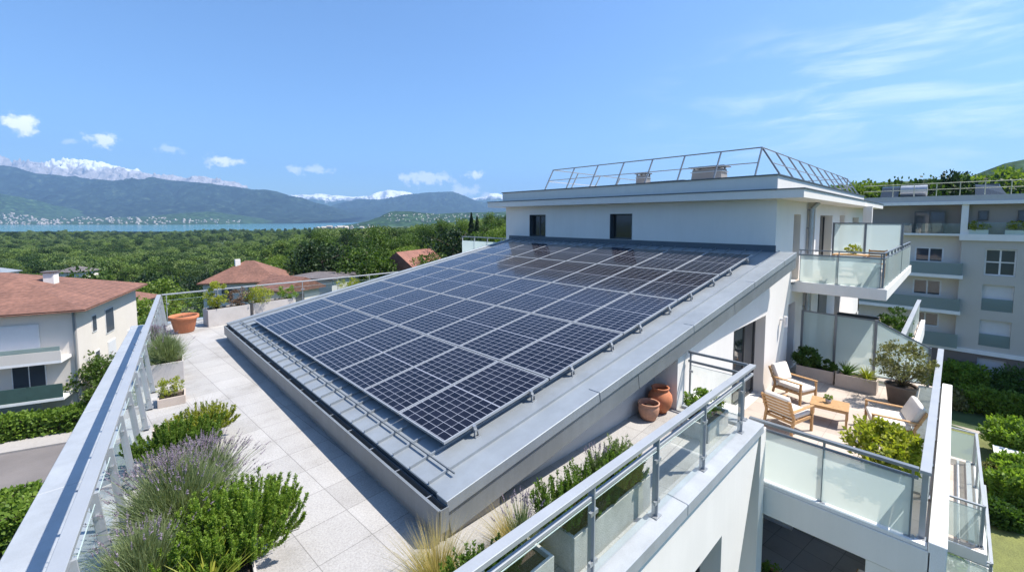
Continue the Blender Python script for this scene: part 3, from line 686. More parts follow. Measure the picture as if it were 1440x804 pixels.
t = thing('white_post', 'white square post rising behind the upper balcony screen', 'post', (23.6, 2.9, UZ)); mb = MB(); mb.box(23.5, 23.7, 2.5, 2.8, UZ, 4.06); mb.build('shaft', plaster, t)

# guard rail on the penthouse roof: inclined struts
def guard():
    t = thing('roof_guardrail', 'galvanised guard rail with leaning posts round the penthouse roof', 'guard rail', (14, 5, 4.73))
    zt, zm = 5.58, 5.12
    def run(p, q, n, inx, iny, o=0):
        a = Vector((*p, 0)); b = Vector((*q, 0))
        mb = MB(); mb.tube((a.x, a.y, zt), (b.x, b.y, zt), .02, 8); mb.build('top_rail', alu_grey, t)
        off = Vector((inx, iny, 0))
        mb = MB(); mb.tube(tuple(a + off * .55 + Vector((0, 0, zm))), tuple(b + off * .55 + Vector((0, 0, zm))), .016, 8); mb.build('middle_rail', galv, t)
        for i in range(n + 1):
            c = a.lerp(b, i / n)
            mb = MB(); mb.tube((c.x, c.y, zt), tuple(c + off + Vector((0, 0, 4.735))), .026, 8); mb.build('post', alu_grey, t)
    run((13.85, 11.9), (13.85, 4.0), 7, -.52, .0)
    run((13.85, 4.0), (27.6, 4.0), 10, .0, -.5)
    run((27.6, 11.9), (27.6, 4.0), 7, .5, .0)
    run((13.85, 11.9), (27.6, 11.9), 8, .0, .5)
guard()
# roof boxes
chim_m = mat('grey_chimney', (.22, .215, .21), .8, var=.12, scale=3)
def roofbox(name, label, x, y, sx, sy, h, cap=True, m=None):
    m = m or chim_m
    t = thing(name, label, 'roof vent', (x, y, 4.7))
    mb = MB(); mb.hexa([(x - sx / 2, y - sy / 2, 4.69), (x + sx / 2, y - sy / 2, 4.69), (x + sx / 2, y + sy / 2, 4.69), (x - sx / 2, y + sy / 2, 4.69)],
                       [(x - sx * .45, y - sy * .45, 4.7 + h), (x + sx * .45, y - sy * .45, 4.7 + h), (x + sx * .45, y + sy * .45, 4.7 + h), (x - sx * .45, y + sy * .45, 4.7 + h)])
    mb.build('housing', m, t, bevel=.01)
    if cap:
        mb = MB(); mb.box(x - sx * .56, x + sx * .56, y - sy * .56, y + sy * .56, 4.7 + h + .05, 4.7 + h + .09)
        for a in (-.4, .4):
            for b in (-.4, .4): mb.box(x + sx * a - .02, x + sx * a + .02, y + sy * b - .02, y + sy * b + .02, 4.7 + h, 4.7 + h + .05)
        mb.build('cap', zinc_dark, t)
        mb = MB(); mb.box(x - sx * .5, x + sx * .5, y - sy * .5, y + sy * .5, 4.7 + h * .78, 4.7 + h * .84); mb.build('collar', galv, t)
roofbox('roof_chimney', 'slim grey chimney with a dark cap on the penthouse roof', 15.4, 8.6, .42, .44, .52)
roofbox('roof_vent', 'low flat vent box between the two penthouse chimneys', 15.8, 7.7, .5, 1.2, .18, m=galv)
roofbox('roof_chimney', 'wide grey chimney block with louvred cap on the penthouse roof', 15.2, 6.0, .6, 1.05, .52)
# ============================================================ PLANTS AND POTS
def rosette(V):  # helper: normalise rows
    return V / np.maximum(np.linalg.norm(V, axis=1)[:, None], 1e-9)
def ribbons(base, tips, width, bend, seg=3, taper=True):
    """narrow blades from base to tips, bending; returns V,F (quads)"""
    n = len(base); d = tips - base; L = np.linalg.norm(d, axis=1)[:, None]; dn = d / L
    side = rosette(np.cross(dn, rng.normal(size=(n, 3)) * .6 + np.array([0, 0, .3])))
    Vs = []; 
    for k in range(seg + 1):
        t = k / seg
        c = base + d * t + bend * (t * t) 
        w = width * ((1 - t ** 1.6) if taper else 1) + width * .06
        w = np.asarray(w).reshape(-1, 1) if np.ndim(w) else w
        Vs.append(c - side * w / 2); Vs.append(c + side * w / 2)
    V = np.stack(Vs, 1).reshape(-1, 3); m = 2 * (seg + 1)
    off = (np.arange(n) * m)[:, None]; F = []
    for k in range(seg): F.append(off + np.array([2 * k, 2 * k + 1, 2 * k + 3, 2 * k + 2]))
    return V, np.concatenate(F, 0)
def leaves(c, d, size, asp=.45, fold=.25, up=None):
    """pointed leaves at c pointing along d; 2 quads each"""
    n = len(c); d = rosette(d); s = rosette(np.cross(d, rng.normal(size=(n, 3)) + (0, 0, 0)))
    nn = np.cross(s, d); sz = np.asarray(size).reshape(-1, 1) * np.ones((n, 1))
    b = c; t = c + d * sz; m = c + d * sz * .5
    l = m - s * sz * asp / 2 + nn * sz * fold * .3; r = m + s * sz * asp / 2 + nn * sz * fold * .3
    V = np.stack([b, l, t, r], 1).reshape(-1, 3); F = (np.arange(n) * 4)[:, None] + np.array([0, 1, 2, 3])
    return V, F
def merge(L):
    V = []; F = []; k = 0
    for v, f in L: V.append(v); F.append(f + k); k += len(v)
    return np.concatenate(V), np.concatenate(F)
def sph(n):
    return rosette(rng.normal(size=(n, 3)))

lav_leaf = leafmat('lavender_leaf', (.09, .13, .055), (.27, .32, .16), 12, .25)
lav_flower = leafmat('lavender_flower', (.16, .12, .17), (.36, .30, .37), 14, .15, .8)
green1 = leafmat('rosemary_leaf', (.05, .10, .012), (.19, .29, .05), 8, .35)
green2 = leafmat('bright_leaf', (.075, .145, .018), (.25, .36, .06), 9, .4)
green3 = leafmat('dark_leaf', (.03, .07, .012), (.10, .18, .04), 8, .3)
green4 = leafmat('olive_leaf', (.10, .11, .04), (.26, .25, .12), 8, .3)
yellowgreen = leafmat('yellow_leaf', (.14, .19, .015), (.42, .42, .07), 7, .4)
rosem = leafmat('fresh_rosemary_leaf', (.085, .15, .016), (.30, .42, .07), 6, .4)
greygreen = leafmat('sage_leaf', (.12, .16, .07), (.33, .38, .20), 9, .3)
drygrass = leafmat('dry_grass', (.30, .24, .09), (.62, .50, .26), 5, .45)
greengrass = leafmat('green_grass', (.10, .14, .03), (.33, .34, .10), 6, .45)
stemm = mat('stem', (.14, .11, .06), .9, bump=0)
brownleaf = leafmat('brown_leaf', (.08, .05, .035), (.25, .16, .12), 8, .2)

def lavender(label, x, y, z, r, h, nl=2600, ns=260, group=None, spike=1.0, leafm=None, tilt=(0, 0)):
    t = thing('lavender_plant', label, 'lavender', (x, y, z), group)
    o = np.array([0, 0, 0.])
    a = rng.uniform(0, 2 * math.pi, nl); el = np.abs(rng.normal(.0, .62, nl)); el = np.clip(el, 0, 1.5)
    d = np.stack([np.cos(a) * np.sin(el), np.sin(a) * np.sin(el), np.cos(el)], 1)
    rad = np.stack([np.full(nl, r), np.full(nl, r), np.full(nl, h)], 1)
    base = d * rad * rng.uniform(.1, .8, (nl, 1)) + (0, 0, .02); base[:, 0] += tilt[0] * base[:, 2]; base[:, 1] += tilt[1] * base[:, 2]
    tips = base + (d * .8 + rng.normal(0, .3, (nl, 3)) + (0, 0, .45)) * h * rng.uniform(.2, .5, (nl, 1))
    V, F = ribbons(base, tips, .0055, rng.normal(0, .01, (nl, 3)), 2)
    # hidden inner stems for density
    b2 = np.zeros((nl // 6, 3)) + rng.normal(0, r * .12, (nl // 6, 3)) * (1, 1, 0); t2 = base[:nl // 6]
    V2, F2 = ribbons(b2, t2, .007, np.zeros((nl // 6, 3)), 2, False)
    V, F = merge([(V, F), (V2, F2)])
    npmesh('foliage', V, F, leafm or lav_leaf, t)
    a = rng.uniform(0, 2 * math.pi, ns); el = np.clip(np.abs(rng.normal(0, .55, ns)), 0, 1.25)
    d = np.stack([np.cos(a) * np.sin(el), np.sin(a) * np.sin(el), np.cos(el)], 1)
    b = d * rad[:ns] * .6; ln = rng.uniform(.7, 1.15, (ns, 1))
    tp = d * rad[:ns] * (1.0 + .42 * ln) + rng.normal(0, .03, (ns, 3)); 
    for q in (b, tp): q[:, 0] += tilt[0] * q[:, 2]; q[:, 1] += tilt[1] * q[:, 2]
    V, F = ribbons(b, tp, .004, np.zeros((ns, 3)), 2, False); npmesh('stalks', V, F, lav_leaf, t)
    dirs = rosette(tp - b); k = 26; s = np.tile(np.linspace(0, 1, k), ns)[:, None]
    c = np.repeat(tp, k, 0) - np.repeat(dirs, k, 0) * .01 + np.repeat(dirs, k, 0) * s * .075 * spike
    dd = np.repeat(dirs, k, 0) * .7 + rng.normal(0, .6, (ns * k, 3))
    V, F = leaves(c, dd, .014 * (1.15 - s[:, 0] * .6), .7); npmesh('flower_spikes', V, F, lav_flower, t)
    return t
def needlebush(label, x, y, z, r, h, nb=150, nn=120, m=None, group=None, nl=.03, name='rosemary_bush', spread=1.0, width=.006):
    t = thing(name, label, 'shrub', (x, y, z), group)
    a = rng.uniform(0, 2 * math.pi, nb); e = np.sqrt(rng.uniform(0, 1, nb)) * spread
    b = np.stack([np.cos(a) * e * r * .35, np.sin(a) * e * r * .35, np.zeros(nb)], 1)
    hh = h * (1 - .35 * e ** 2) * rng.uniform(.65, 1.1, nb)
    tp = np.stack([np.cos(a) * e * r, np.sin(a) * e * r, hh], 1) + rng.normal(0, .035, (nb, 3))
    mid = (b + tp) / 2 + np.stack([np.cos(a) * e * r * .25, np.sin(a) * e * r * .25, -hh * .10], 1)
    s = rng.uniform(.25, 1, (nb, nn, 1)) ** .85
    B_, M_, T_ = b[:, None], mid[:, None], tp[:, None]
    c = (1 - s) ** 2 * B_ + 2 * s * (1 - s) * M_ + s * s * T_
    ax = rosette((2 * (1 - s) * (M_ - B_) + 2 * s * (T_ - M_)).reshape(-1, 3))
    # side twigs
    tw = rng.normal(0, 1, (nb * nn, 3)); c = c.reshape(-1, 3) + rosette(tw) * rng.uniform(0, .034, (nb * nn, 1)) * (h / .5) * (1.15 - s.reshape(-1, 1) * .8)
    V, F = leaves(c, ax * .9 + rosette(rng.normal(size=(nb * nn, 3))) * .8, nl * rng.uniform(.6, 1.2, nb * nn), width / nl * 2)
    npmesh('foliage', V, F, m or green1, t)
    V, F = ribbons(b, mid, .007, np.zeros((nb, 3)), 1, False); V2, F2 = ribbons(mid, tp, .005, np.zeros((nb, 3)), 1)
    V, F = merge([(V, F), (V2, F2)]); npmesh('stems', V, F, stemm, t)
    return t
def leafbush(label, x, y, z, r, h, ncl=40, nper=60, ls=.05, m=None, group=None, name='leafy_shrub', trunk=.0, asp=.5, cat='shrub', shell=.25):
    t = thing(name, label, cat, (x, y, z), group)
    cl = sph(ncl) * rng.uniform(.35, 1, (ncl, 1)) ** .6; cl = cl * np.array([r, r, (h - trunk) / 2]) + np.array([0, 0, trunk + (h - trunk) / 2])
    cr = rng.uniform(.5, 1.1, ncl) * r * shell
    c = np.repeat(cl, nper, 0) + sph(ncl * nper) * (np.repeat(cr, nper)[:, None]) * rng.uniform(.3, 1, (ncl * nper, 1)) ** .5
    c[:, 2] = np.maximum(c[:, 2], .01)
    d = (c - np.array([0, 0, h * .3])) * .6 / max(r, h) + rng.normal(0, .55, c.shape) + np.array([0, 0, .25])
    V, F = leaves(c, d, ls * rng.uniform(.6, 1.25, len(c)), asp); npmesh('foliage', V, F, m or green2, t)
    base = np.zeros((ncl, 3)) + rng.normal(0, .015, (ncl, 3)) * (1, 1, 0); V, F = ribbons(base, cl, .012 * max(h, .4), rng.normal(0, .02, (ncl, 3)), 3)
    npmesh('stems', V, F, stemm, t)
    return t
def grassclump(label, x, y, z, r, h, n=900, m=None, group=None, w=.0035, name='ornamental_grass'):
    t = thing(name, label, 'grass clump', (x, y, z), group)
    a = rng.uniform(0, 2 * math.pi, n); e = np.abs(rng.normal(0, .5, n))
    b = np.stack([np.cos(a), np.sin(a), np.zeros(n)], 1) * rng.uniform(0, r * .22, (n, 1))
    L = h * rng.uniform(.55, 1.1, n)
    tp = b + np.stack([np.cos(a) * np.sin(e) * L, np.sin(a) * np.sin(e) * L, np.cos(e) * L], 1)
    bend = np.stack([np.cos(a) * L * .28, np.sin(a) * L * .28, -L * .22 * (e + .3)], 1) * rng.uniform(.2, 1.2, (n, 1))
    V, F = ribbons(b, tp, w, bend, 5); k = int(len(V))
    npmesh('blades', V, F, m or drygrass, t)
    return t
def swords(label, x, y, z, h, n=26, m=None, w=.03, e0=.5, group=None, name='spiky_plant'):
    t = thing(name, label, 'plant', (x, y, z), group)
    a = rng.uniform(0, 2 * math.pi, n); e = np.abs(rng.normal(.15, e0, n)); L = h * rng.uniform(.7, 1.1, n)
    b = rng.normal(0, .02, (n, 3)) * (1, 1, 0)
    tp = b + np.stack([np.cos(a) * np.sin(e) * L, np.sin(a) * np.sin(e) * L, np.cos(e) * L], 1)
    bend = np.stack([np.cos(a) * L * .2, np.sin(a) * L * .2, -L * .12], 1)
    V, F = ribbons(b, tp, w, bend, 5); npmesh('leaves', V, F, m or green2, t); return t

def planter(label, x, y, z, lx, ly, h, rz=0, m=None, group=None, soilm=None, name='planter_box', wall_t=.025):
    t = thing(name, label, 'planter', (x, y, z), group, rz=rz, local=True)
    mb = MB(); a, b = lx / 2, ly / 2; w = wall_t
    mb.box(-a, a, -b, -b + w, 0, h); mb.box(-a, a, b - w, b, 0, h); mb.box(-a, -a + w, -b + w, b - w, 0, h); mb.box(a - w, a, -b + w, b - w, 0, h); mb.box(-a + w, a - w, -b + w, b - w, 0, .03)
    mb.build('box', m or planter_m, t, bevel=.006, seg=2)
    n = 14; X = np.linspace(-a + w, a - w, n); Y = np.linspace(-b + w, b - w, max(4, int(n * ly / lx) + 2)); gx, gy = np.meshgrid(X, Y, indexing='ij')
    gz = h - .05 + .02 * fbm(gx * 8 + x * 3, gy * 8 + y, 3); V = np.stack([gx, gy, gz], -1).reshape(-1, 3); k = len(Y)
    F = [(i * k + j, (i + 1) * k + j, (i + 1) * k + j + 1, i * k + j + 1) for i in range(n - 1) for j in range(k - 1)]
    npmesh('soil', V, np.array(F), soilm or soil, t)
    return t
def pot(name, label, x, y, z, prof, m, soil_r=None, soil_z=None, group=None, cat='flower pot'):
    t = thing(name, label, cat, (x, y, z), group, local=True)
    mb = MB(); mb.lathe(prof, n=40); mb.build('body', m, t, smooth=True)
    if soil_r:
        mb = MB(); mb.lathe([(soil_r, soil_z), (soil_r * .6, soil_z + .012), (.01, soil_z + .015)], n=24); mb.build('soil', soil, t, smooth=True)
    return t

# --- left edge, front to back
lr = R(-6.5)
planter('large grey planter box in the front left corner under the lavender and rosemary', .62, 4.75, 0, .62, 1.35, .36, rz=R(-8))
lavender('big lavender with mauve flower spikes in the front left corner', .45, 5.45, .26, .62, .52, nl=21000, ns=330, tilt=(-.05, .15), leafm=greygreen)
lavender('grey green lavender cushion at the left glass of the front corner', .12, 4.75, .2, .42, .46, nl=13000, ns=60, leafm=greygreen)
needlebush('large bright green rosemary bush spilling over the front planter', .84, 4.80, .26, .56, .60, nb=230, nn=400, nl=.026, width=.0052, m=rosem, spread=1.08)
needlebush('second rosemary clump at the front left corner beside the lavender', .50, 4.55, .28, .36, .45, nb=110, nn=330, m=rosem, nl=.026)
swords('bright green sword leaved plant at the foot of the front planter', .50, 4.22, .30, .44, n=40, m=yellowgreen, w=.024)
leafbush('low grey green herb trailing over the front left curb', .02, 4.9, .15, .20, .30, 24, 40, .03, greygreen)
planter('long low planter behind the lavender under a spreading green bush', .60, 7.9, 0, .5, 1.5, .22, rz=R(-6), m=planter_beige)
needlebush('spreading green savory bush behind the big lavender', .64, 7.6, .16, .60, .42, nb=150, nn=260, m=green1, nl=.03)
needlebush('bright yellowish tip of the spreading bush beyond the lavender', 1.0, 8.15, .16, .48, .34, nb=150, nn=120, m=yellowgreen, nl=.03)
lavender('purple lavender at the back of the front planter', .78, 6.2, .2, .5, .42, nl=5000, ns=260)
grassclump('thin reddish grass stalks above the spreading bush', 1.05, 8.3, .2, .2, .55, 40, brownleaf)
planter('small low beige planter box with a yellow green herb', .82, 10.3, 0, .42, .42, .16, rz=lr, m=planter_beige)
leafbush('small yellow green herb in the small low beige box', .80, 10.3, .12, .21, .36, 34, 50, .03, yellowgreen)
planter('tall pale square planter holding a round grey green lavender', .88, 11.75, 0, .58, .52, .46, rz=lr, m=planter_m)
lavender('round grey green lavender cushion in the tall pale planter', .88, 11.75, .40, .44, .46, nl=9000, ns=50, leafm=greygreen)
lavender('faded lavender tuft with dusty purple spikes near the orange pot', .82, 12.9, .1, .34, .62, nl=1500, ns=170)
planter('low pale planter under the faded lavender tuft', .82, 12.9, 0, .45, .45, .2, rz=lr)
prof = [(.23, 0), (.255, .03), (.33, .40), (.345, .42), (.385, .43), (.392, .455), (.392, .52), (.378, .532), (.35, .525), (.335, .49), (.325, .44)]
pot('terracotta_pot', 'wide bright orange terracotta pot near the far left corner', 1.72, 16.6, 0, prof, terracotta, .33, .44)
swords('few small green sprouts in the wide orange pot', 1.66, 16.6, .44, .16, n=10, m=green3, w=.012)
planter('grey planter box against the far railing, nearest to the orange pot', 2.95, 17.1, 0, 1.25, .50, .56, rz=R(8), m=planter_m)
planter('second grey planter box along the far railing, partly behind the zinc roof', 4.40, 17.35, 0, 1.4, .50, .56, rz=R(5), m=planter_m)
leafbush('yellow green shrub rising at the left end of the far planters', 2.65, 17.1, .5, .36, .95, 36, 60, .06, yellowgreen)
leafbush('brownish bush in the middle of the far planters', 3.3, 17.2, .5, .36, .62, 30, 55, .05, brownleaf)
leafbush('rounded olive yellow bush in the far planters', 3.95, 17.2, .5, .46, .58, 40, 60, .05, yellowgreen, shell=.3)
leafbush('green bush behind the zinc roof at the right end of the far planters', 4.95, 17.4, .5, .34, .5, 30, 50, .05, green2)
leafbush('yellow flowering tuft showing above the roof edge by the far railing', 7.4, 17.6, .3, .5, .75, 36, 50, .06, yellowgreen)
planter('low planter hidden behind the roof edge by the far railing', 7.4, 17.6, 0, 1.2, .45, .4, m=planter_m)

# --- narrow strip on the right
grassclump('golden feather grass clump at the near corner of the gutter', 2.12, 3.22, .0, .5, .62, 1500, drygrass)
grassclump('green core of the feather grass at the near gutter corner', 2.12, 3.22, .0, .3, .46, 380, greengrass)
grassclump('second tawny grass clump right of the gutter corner', 2.98, 3.05, .0, .5, .50, 1300, drygrass)
for i, (x0, x1) in enumerate(((1.75, 2.88), (3.18, 4.68))):
    planter('long concrete planter behind the double barred railing, %s' % ('nearer one', 'farther one')[i], (x0 + x1) / 2, 2.66, 0, x1 - x0, .46, .40, m=concrete, group='concrete planters along the railing', name='concrete_planter', wall_t=.035)
k = 0
for x, yy, r, h, mm, what in [(x_ - 1.05 if x_ < 3.6 else 3.3 + (x_ - 3.95) * .56, *r_) for x_, *r_ in ((2.75, 2.66, .20, .26, green4, 'dry trailing herb in the nearest concrete planter'), (3.15, 2.68, .24, .34, green1, 'low green thyme at the left of the nearest concrete planter'), (3.45, 2.65, .2, .25, green3, 'dark green herb at the end of the nearest concrete planter'),
        (3.95, 2.72, .26, .52, green1, 'tall rosemary in the farther concrete planter, near end'), (4.35, 2.66, .22, .3, brownleaf, 'brown dried herb in the farther concrete planter, near end'), (4.75, 2.70, .26, .46, green1, 'green rosemary in the middle of the farther planter'),
        (5.05, 2.65, .2, .30, green3, 'small dark thyme half way along the farther planter'), (5.5, 2.70, .26, .50, green1, 'rosemary with upright shoots in the farthest concrete planter'), (5.9, 2.66, .26, .42, green2, 'bright herb in the farthest concrete planter'), (6.15, 2.7, .2, .5, greygreen, 'grey lavender sprig at the far end of the planters'))]:
    needlebush(what, x, yy, .34, r * 1.15, h * .9, nb=85, nn=110, m=mm, name='herb_plant', nl=.028)
for x, lab in ((2.8, 'a few lavender stalks above the joint of the nearest planters'), (4.1, 'thin lavender stalks between the middle and far planters')):
    lavender(lab, x, 2.78, .32, .2, .36, nl=300, ns=36)
pp = [(.14, 0), (.17, .02), (.225, .16), (.245, .28), (.235, .36), (.225, .385), (.25, .40), (.252, .43), (.235, .44), (.215, .42), (.205, .36), (.21, .28)]
pot('terracotta_pot', 'small pale terracotta bowl pot beside the taller terracotta jar', 6.80, 3.60, 0, [(r * .74, z * .70) for r, z in pp], terracotta2, .155, .20)
jar = [(.12, 0), (.15, .02), (.235, .16), (.265, .30), (.245, .42), (.185, .50), (.165, .53), (.19, .56), (.195, .59), (.18, .60), (.155, .57), (.15, .50)]
pot('terracotta_jar', 'taller orange terracotta jar with a narrow neck by the wall', 7.22, 3.60, 0, [(r * .82, z * .78) for r, z in jar], terracotta, .12, .36)
planter('short concrete planter in the corner by the end railing', 7.12, 2.74, 0, .85, .42, .28, m=concrete, wall_t=.03)
leafbush('leafy green plant in the corner planter by the end railing', 7.1, 2.78, .26, .28, .38, 34, 60, .05, green2)

# --- lower terrace plants
planter('beige planter box left against the frosted screen under a dark green bush', 15.08, 2.68, TZ, .42, .92, .36, m=planter_beige, group='beige planters on the lower terrace')
planter('beige planter box right against the frosted screen with spiky plants', 14.98, 1.72, TZ, .42, .90, .38, m=planter_beige, group='beige planters on the lower terrace')
leafbush('rounded dark green bush in the left beige planter', 15.08, 2.88, TZ + .3, .33, .55, 40, 70, .075, green3, shell=.35)
leafbush('smaller dark green plant at the right end of the left beige planter', 15.05, 2.38, TZ + .3, .2, .35, 24, 50, .06, green3)
swords('spiky dark green plant in the right beige planter', 15.0, 1.95, TZ + .32, .46, 70, green3, w=.03, e0=.5)
swords('yellow green spiky plant at the right end of the right beige planter', 14.98, 1.5, TZ + .32, .40, 80, yellowgreen, w=.026, e0=.7)
bp = [(.22, 0), (.25, .02), (.31, .42), (.33, .44), (.345, .46), (.345, .50), (.33, .51), (.305, .48)]
pot('brown_pot', 'large round brown pot in the far corner of the lower terrace', 14.55, .78, TZ, [(r * .95, z) for r, z in bp], brownpot, .29, .44)
leafbush('airy pale green shrub in the large brown pot', 14.55, .78, TZ + .44, .60, 1.15, 75, 46, .07, green4, trunk=.12, name='potted_shrub', shell=.22)
pot('brown_pot', 'dark pot hidden under the bright shrub by the frosted railing', 9.9, .72, TZ, [(r * .8, z * .8) for r, z in bp], brownpot, .24, .34)
leafbush('bright green leafy shrub standing behind the frosted railing', 9.9, .70, TZ + .28, .52, .76, 60, 56, .095, yellowgreen, name='potted_shrub', shell=.28, asp=.55)
# upper balcony plants
for x, y, r, h, mm, lab in ((15.8, 2.6, .3, .6, green3, 'dark bush behind the upper balcony glass, left one'), (15.8, 1.75, .3, .62, green3, 'dark bush behind the upper balcony glass, right one')):
    pot('brown_pot', 'pot under the ' + lab, x, y, UZ, [(r_ * .6, z_ * .5) for r_, z_ in bp], brownpot, .17, .2)
    leafbush(lab, x, y, UZ + .15, r, h - .1, 26, 40, .07, mm)
leafbush('yellow flowers standing on the upper balcony table', 18.0, 2.35, UZ + .74, .22, .32, 20, 30, .06, yellowgreen)
leafbush('green plant in a pot on the lowest balcony at bottom right', 16.9 + .7, -.4, -6.8, .35, .9, 30, 40, .1, green2)

# ============================================================ FURNITURE
def armchair(name, label, x, y, z, rz, w=.66, group='wooden armchairs on the lower terrace'):
    t = thing(name, label, 'armchair', (x, y, z), group, rz=rz, local=True)
    hw = w / 2; dp = .34
    for sx in (-1, 1):
        X = sx * (hw - .025)
        mb = MB(); mb.bar((X, dp, 0), (X, dp, .56), .05, .045, up=(0, 1, 0)); mb.build('leg', teak, t, bevel=.004)
        mb = MB(); mb.bar((X, -dp - .06, 0), (X, -dp + .02, .40), .05, .045, up=(0, 1, 0)); mb.bar((X, -dp + .02, .40), (X, -dp - .16, .80), .05, .045, up=(0, 1, 0)); mb.build('leg', teak, t, bevel=.004)
        mb = MB(); mb.bar((X, -dp - .08, .55), (X, dp + .03, .58), .07, .025); mb.build('armrest', teak, t, bevel=.005)
        mb = MB(); mb.bar((X * .99, -dp, .30), (X * .99, dp, .33), .025, .06); mb.build('side_rail', teak, t)
    mb = MB(); mb.bar((-hw, dp - .02, .32), (hw, dp - .02, .32), .025, .07); mb.bar((-hw, -dp + .02, .29), (hw, -dp + .02, .29), .025, .06)
    for i in range(6): mb.bar((-hw + .03, -dp + .08 + i * .11, .335), (hw - .03, -dp + .08 + i * .11, .335), .06, .018)
    mb.build('seat_frame', teak, t)
    mb = MB()
    for i in range(5):
        s = .46 + i * .078; yy = -dp + .02 - (s - .40) * .45
        mb.bar((-hw + .03, yy, s), (hw - .03, yy, s), .018, .05)
    mb.build('backrest', teak, t)
    mb = MB(); mb.box(-hw + .05, hw - .05, -dp + .06, dp + .02, .35, .46); mb.build('seat_cushion', cushion_m, t, bevel=.04, seg=4, smooth=True)
    mb = MB(); a = Vector((0, -dp + .06, .45)); b = Vector((0, -dp - .12, .86)); mb.bar(tuple(a), tuple(b), w - .12, .12, up=(0, 1, .4)); mb.build('back_cushion', cushion_m, t, bevel=.04, seg=4, smooth=True)
    return t
armchair('wooden_armchair', 'wooden armchair with cream cushions standing by the white wall', 12.85, 2.72, TZ, R(160))
armchair('wooden_armchair', 'wooden armchair with slatted back turned to the camera, nearest the corner', 11.0, 2.42, TZ, R(-108))
armchair('wooden_lounge_chair', 'wide cream cushioned lounge chair on the right of the coffee table', 12.15, .80, TZ, R(14), w=.9)
t = thing('coffee_table', 'low square wooden coffee table between the armchairs', 'table', (12.1, 1.85, TZ), rz=R(6), local=True)
mb = MB()
for i in range(7): mb.box(-.30 + i * .0865, -.30 + i * .0865 + .081, -.36, .36, .395, .42)
mb.build('tabletop', teak, t, bevel=.003)
mb = MB(); mb.box(-.28, .28, -.33, -.31, .34, .394); mb.box(-.28, .28, .31, .33, .34, .394); mb.box(-.28, -.26, -.31, .31, .34, .394); mb.box(.26, .28, -.31, .31, .34, .394); mb.build('apron', teak, t)
for sx in (-1, 1):
    for sy in (-1, 1): mb = MB(); mb.box(sx * .275 - .022, sx * .275 + .022, sy * .325 - .022, sy * .325 + .022, 0, .394); mb.build('leg', teak, t)
pot('small_pot', 'tiny grey pot on the wooden coffee table', 12.1, 1.88, TZ + .42, [(.045, 0), (.05, .005), (.062, .09), (.055, .092), (.05, .07)], planter_m, .05, .07)
leafbush('tiny green plant in the pot on the coffee table', 12.1, 1.88, TZ + .49, .085, .12, 16, 24, .03, green2)
# upper balcony chair and table
t = thing('balcony_chair', 'slatted wooden chair on the upper balcony seen over the railing', 'chair', (18.2, 1.75, UZ), rz=R(90), local=True)
for sx in (-.22, .22):
    for yy in (-.2, .2): mb = MB(); mb.box(sx - .018, sx + .018, yy - .018, yy + .018, 0, .44 if yy > 0 else .9); mb.build('leg', teak, t)
mb = MB(); [mb.box(-.24, .24, -.2 + i * .07, -.145 + i * .07, .44, .46) for i in range(6)]; mb.build('seat', teak, t)
mb = MB(); [mb.box(-.24, .24, -.215, -.195, .56 + i * .085, .62 + i * .085) for i in range(4)]; mb.build('backrest', teak, t)
t = thing('balcony_table', 'small wooden table on the upper balcony with yellow flowers', 'table', (18.0, 2.4, UZ), local=True)
mb = MB(); mb.box(-.35, .35, -.45, .45, .70, .735); mb.build('tabletop', teak, t)
for sx in (-.3, .3):
    for yy in (-.4, .4): mb = MB(); mb.box(sx - .02, sx + .02, yy - .02, yy + .02, 0, .70); mb.build('leg', teak, t)
# things in the dark recess
armchair('wooden_armchair', 'wooden armchair in the shaded terrace below, half hidden by the slab', 9.6, .95, -4.0, R(60), group='wooden armchairs in the shaded terrace')
pot('terracotta_pot', 'terracotta pot in the shaded terrace below the slab', 12.4, 2.2, -4.0, [(r * .9, z) for r, z in prof], terracotta, .29, .44)
planter('small timber planter box in the shaded terrace below', 9.4, 2.3, -4.0, .6, .35, .3, m=teak)
leafbush('low plant in the timber box in the shaded terrace', 9.4, 2.3, -3.75, .25, .3, 20, 30, .05, green2)
# ============================================================ GROUND, LAKE, MOUNTAINS
lawn_m = mat('lawn', (.17, .185, .052), .95, 0, var=.3, scale=.9, bump=.6, bscale=18, fine=.2)
def groundmat():
    m, nt, nd, L, b = nmat('ground_meadow')
    g = N(nd, 'ShaderNodeNewGeometry'); n = N(nd, 'ShaderNodeTexNoise', i_Scale=.012, i_Detail=9, i_Roughness=.7); L.new(g.outputs['Position'], n.inputs['Vector'])
    r = ramp(nd, [(.35, (.02, .045, .012)), (.5, (.045, .075, .02)), (.62, (.10, .12, .04)), (.75, (.16, .15, .08))]); L.new(n.outputs['Fac'], r.inputs['Fac'])
    L.new(r.outputs[0], b.inputs['Base Color']); b.inputs['Roughness'].default_value = .95; return m
ground_m = groundmat()
LAKE = -60.0
dd_ = np.array([0, 45, 90, 140, 200, 300, 600, 1100, 1800, 2400, 2600, 6300, 6700, 9000, 30000.])
za = np.array([-10.5, -11, -23, -28, -31, -35, -40, -45, -50, -58.5, -75, -75, -75, -75, -75.])
zc0 = np.array([-10.5, -10.5, -12, -13, -14.5, -18, -26, -35, -44, -50, -52, -52, -52, -52, -52.])
zr = np.array([-10.5, -10.5, -9.5, -8, -5, 0, 22, 75, 115, 110, 100, 60, 40, 20, 0.])
zc1 = zc0.copy(); zc1[9:] = -75
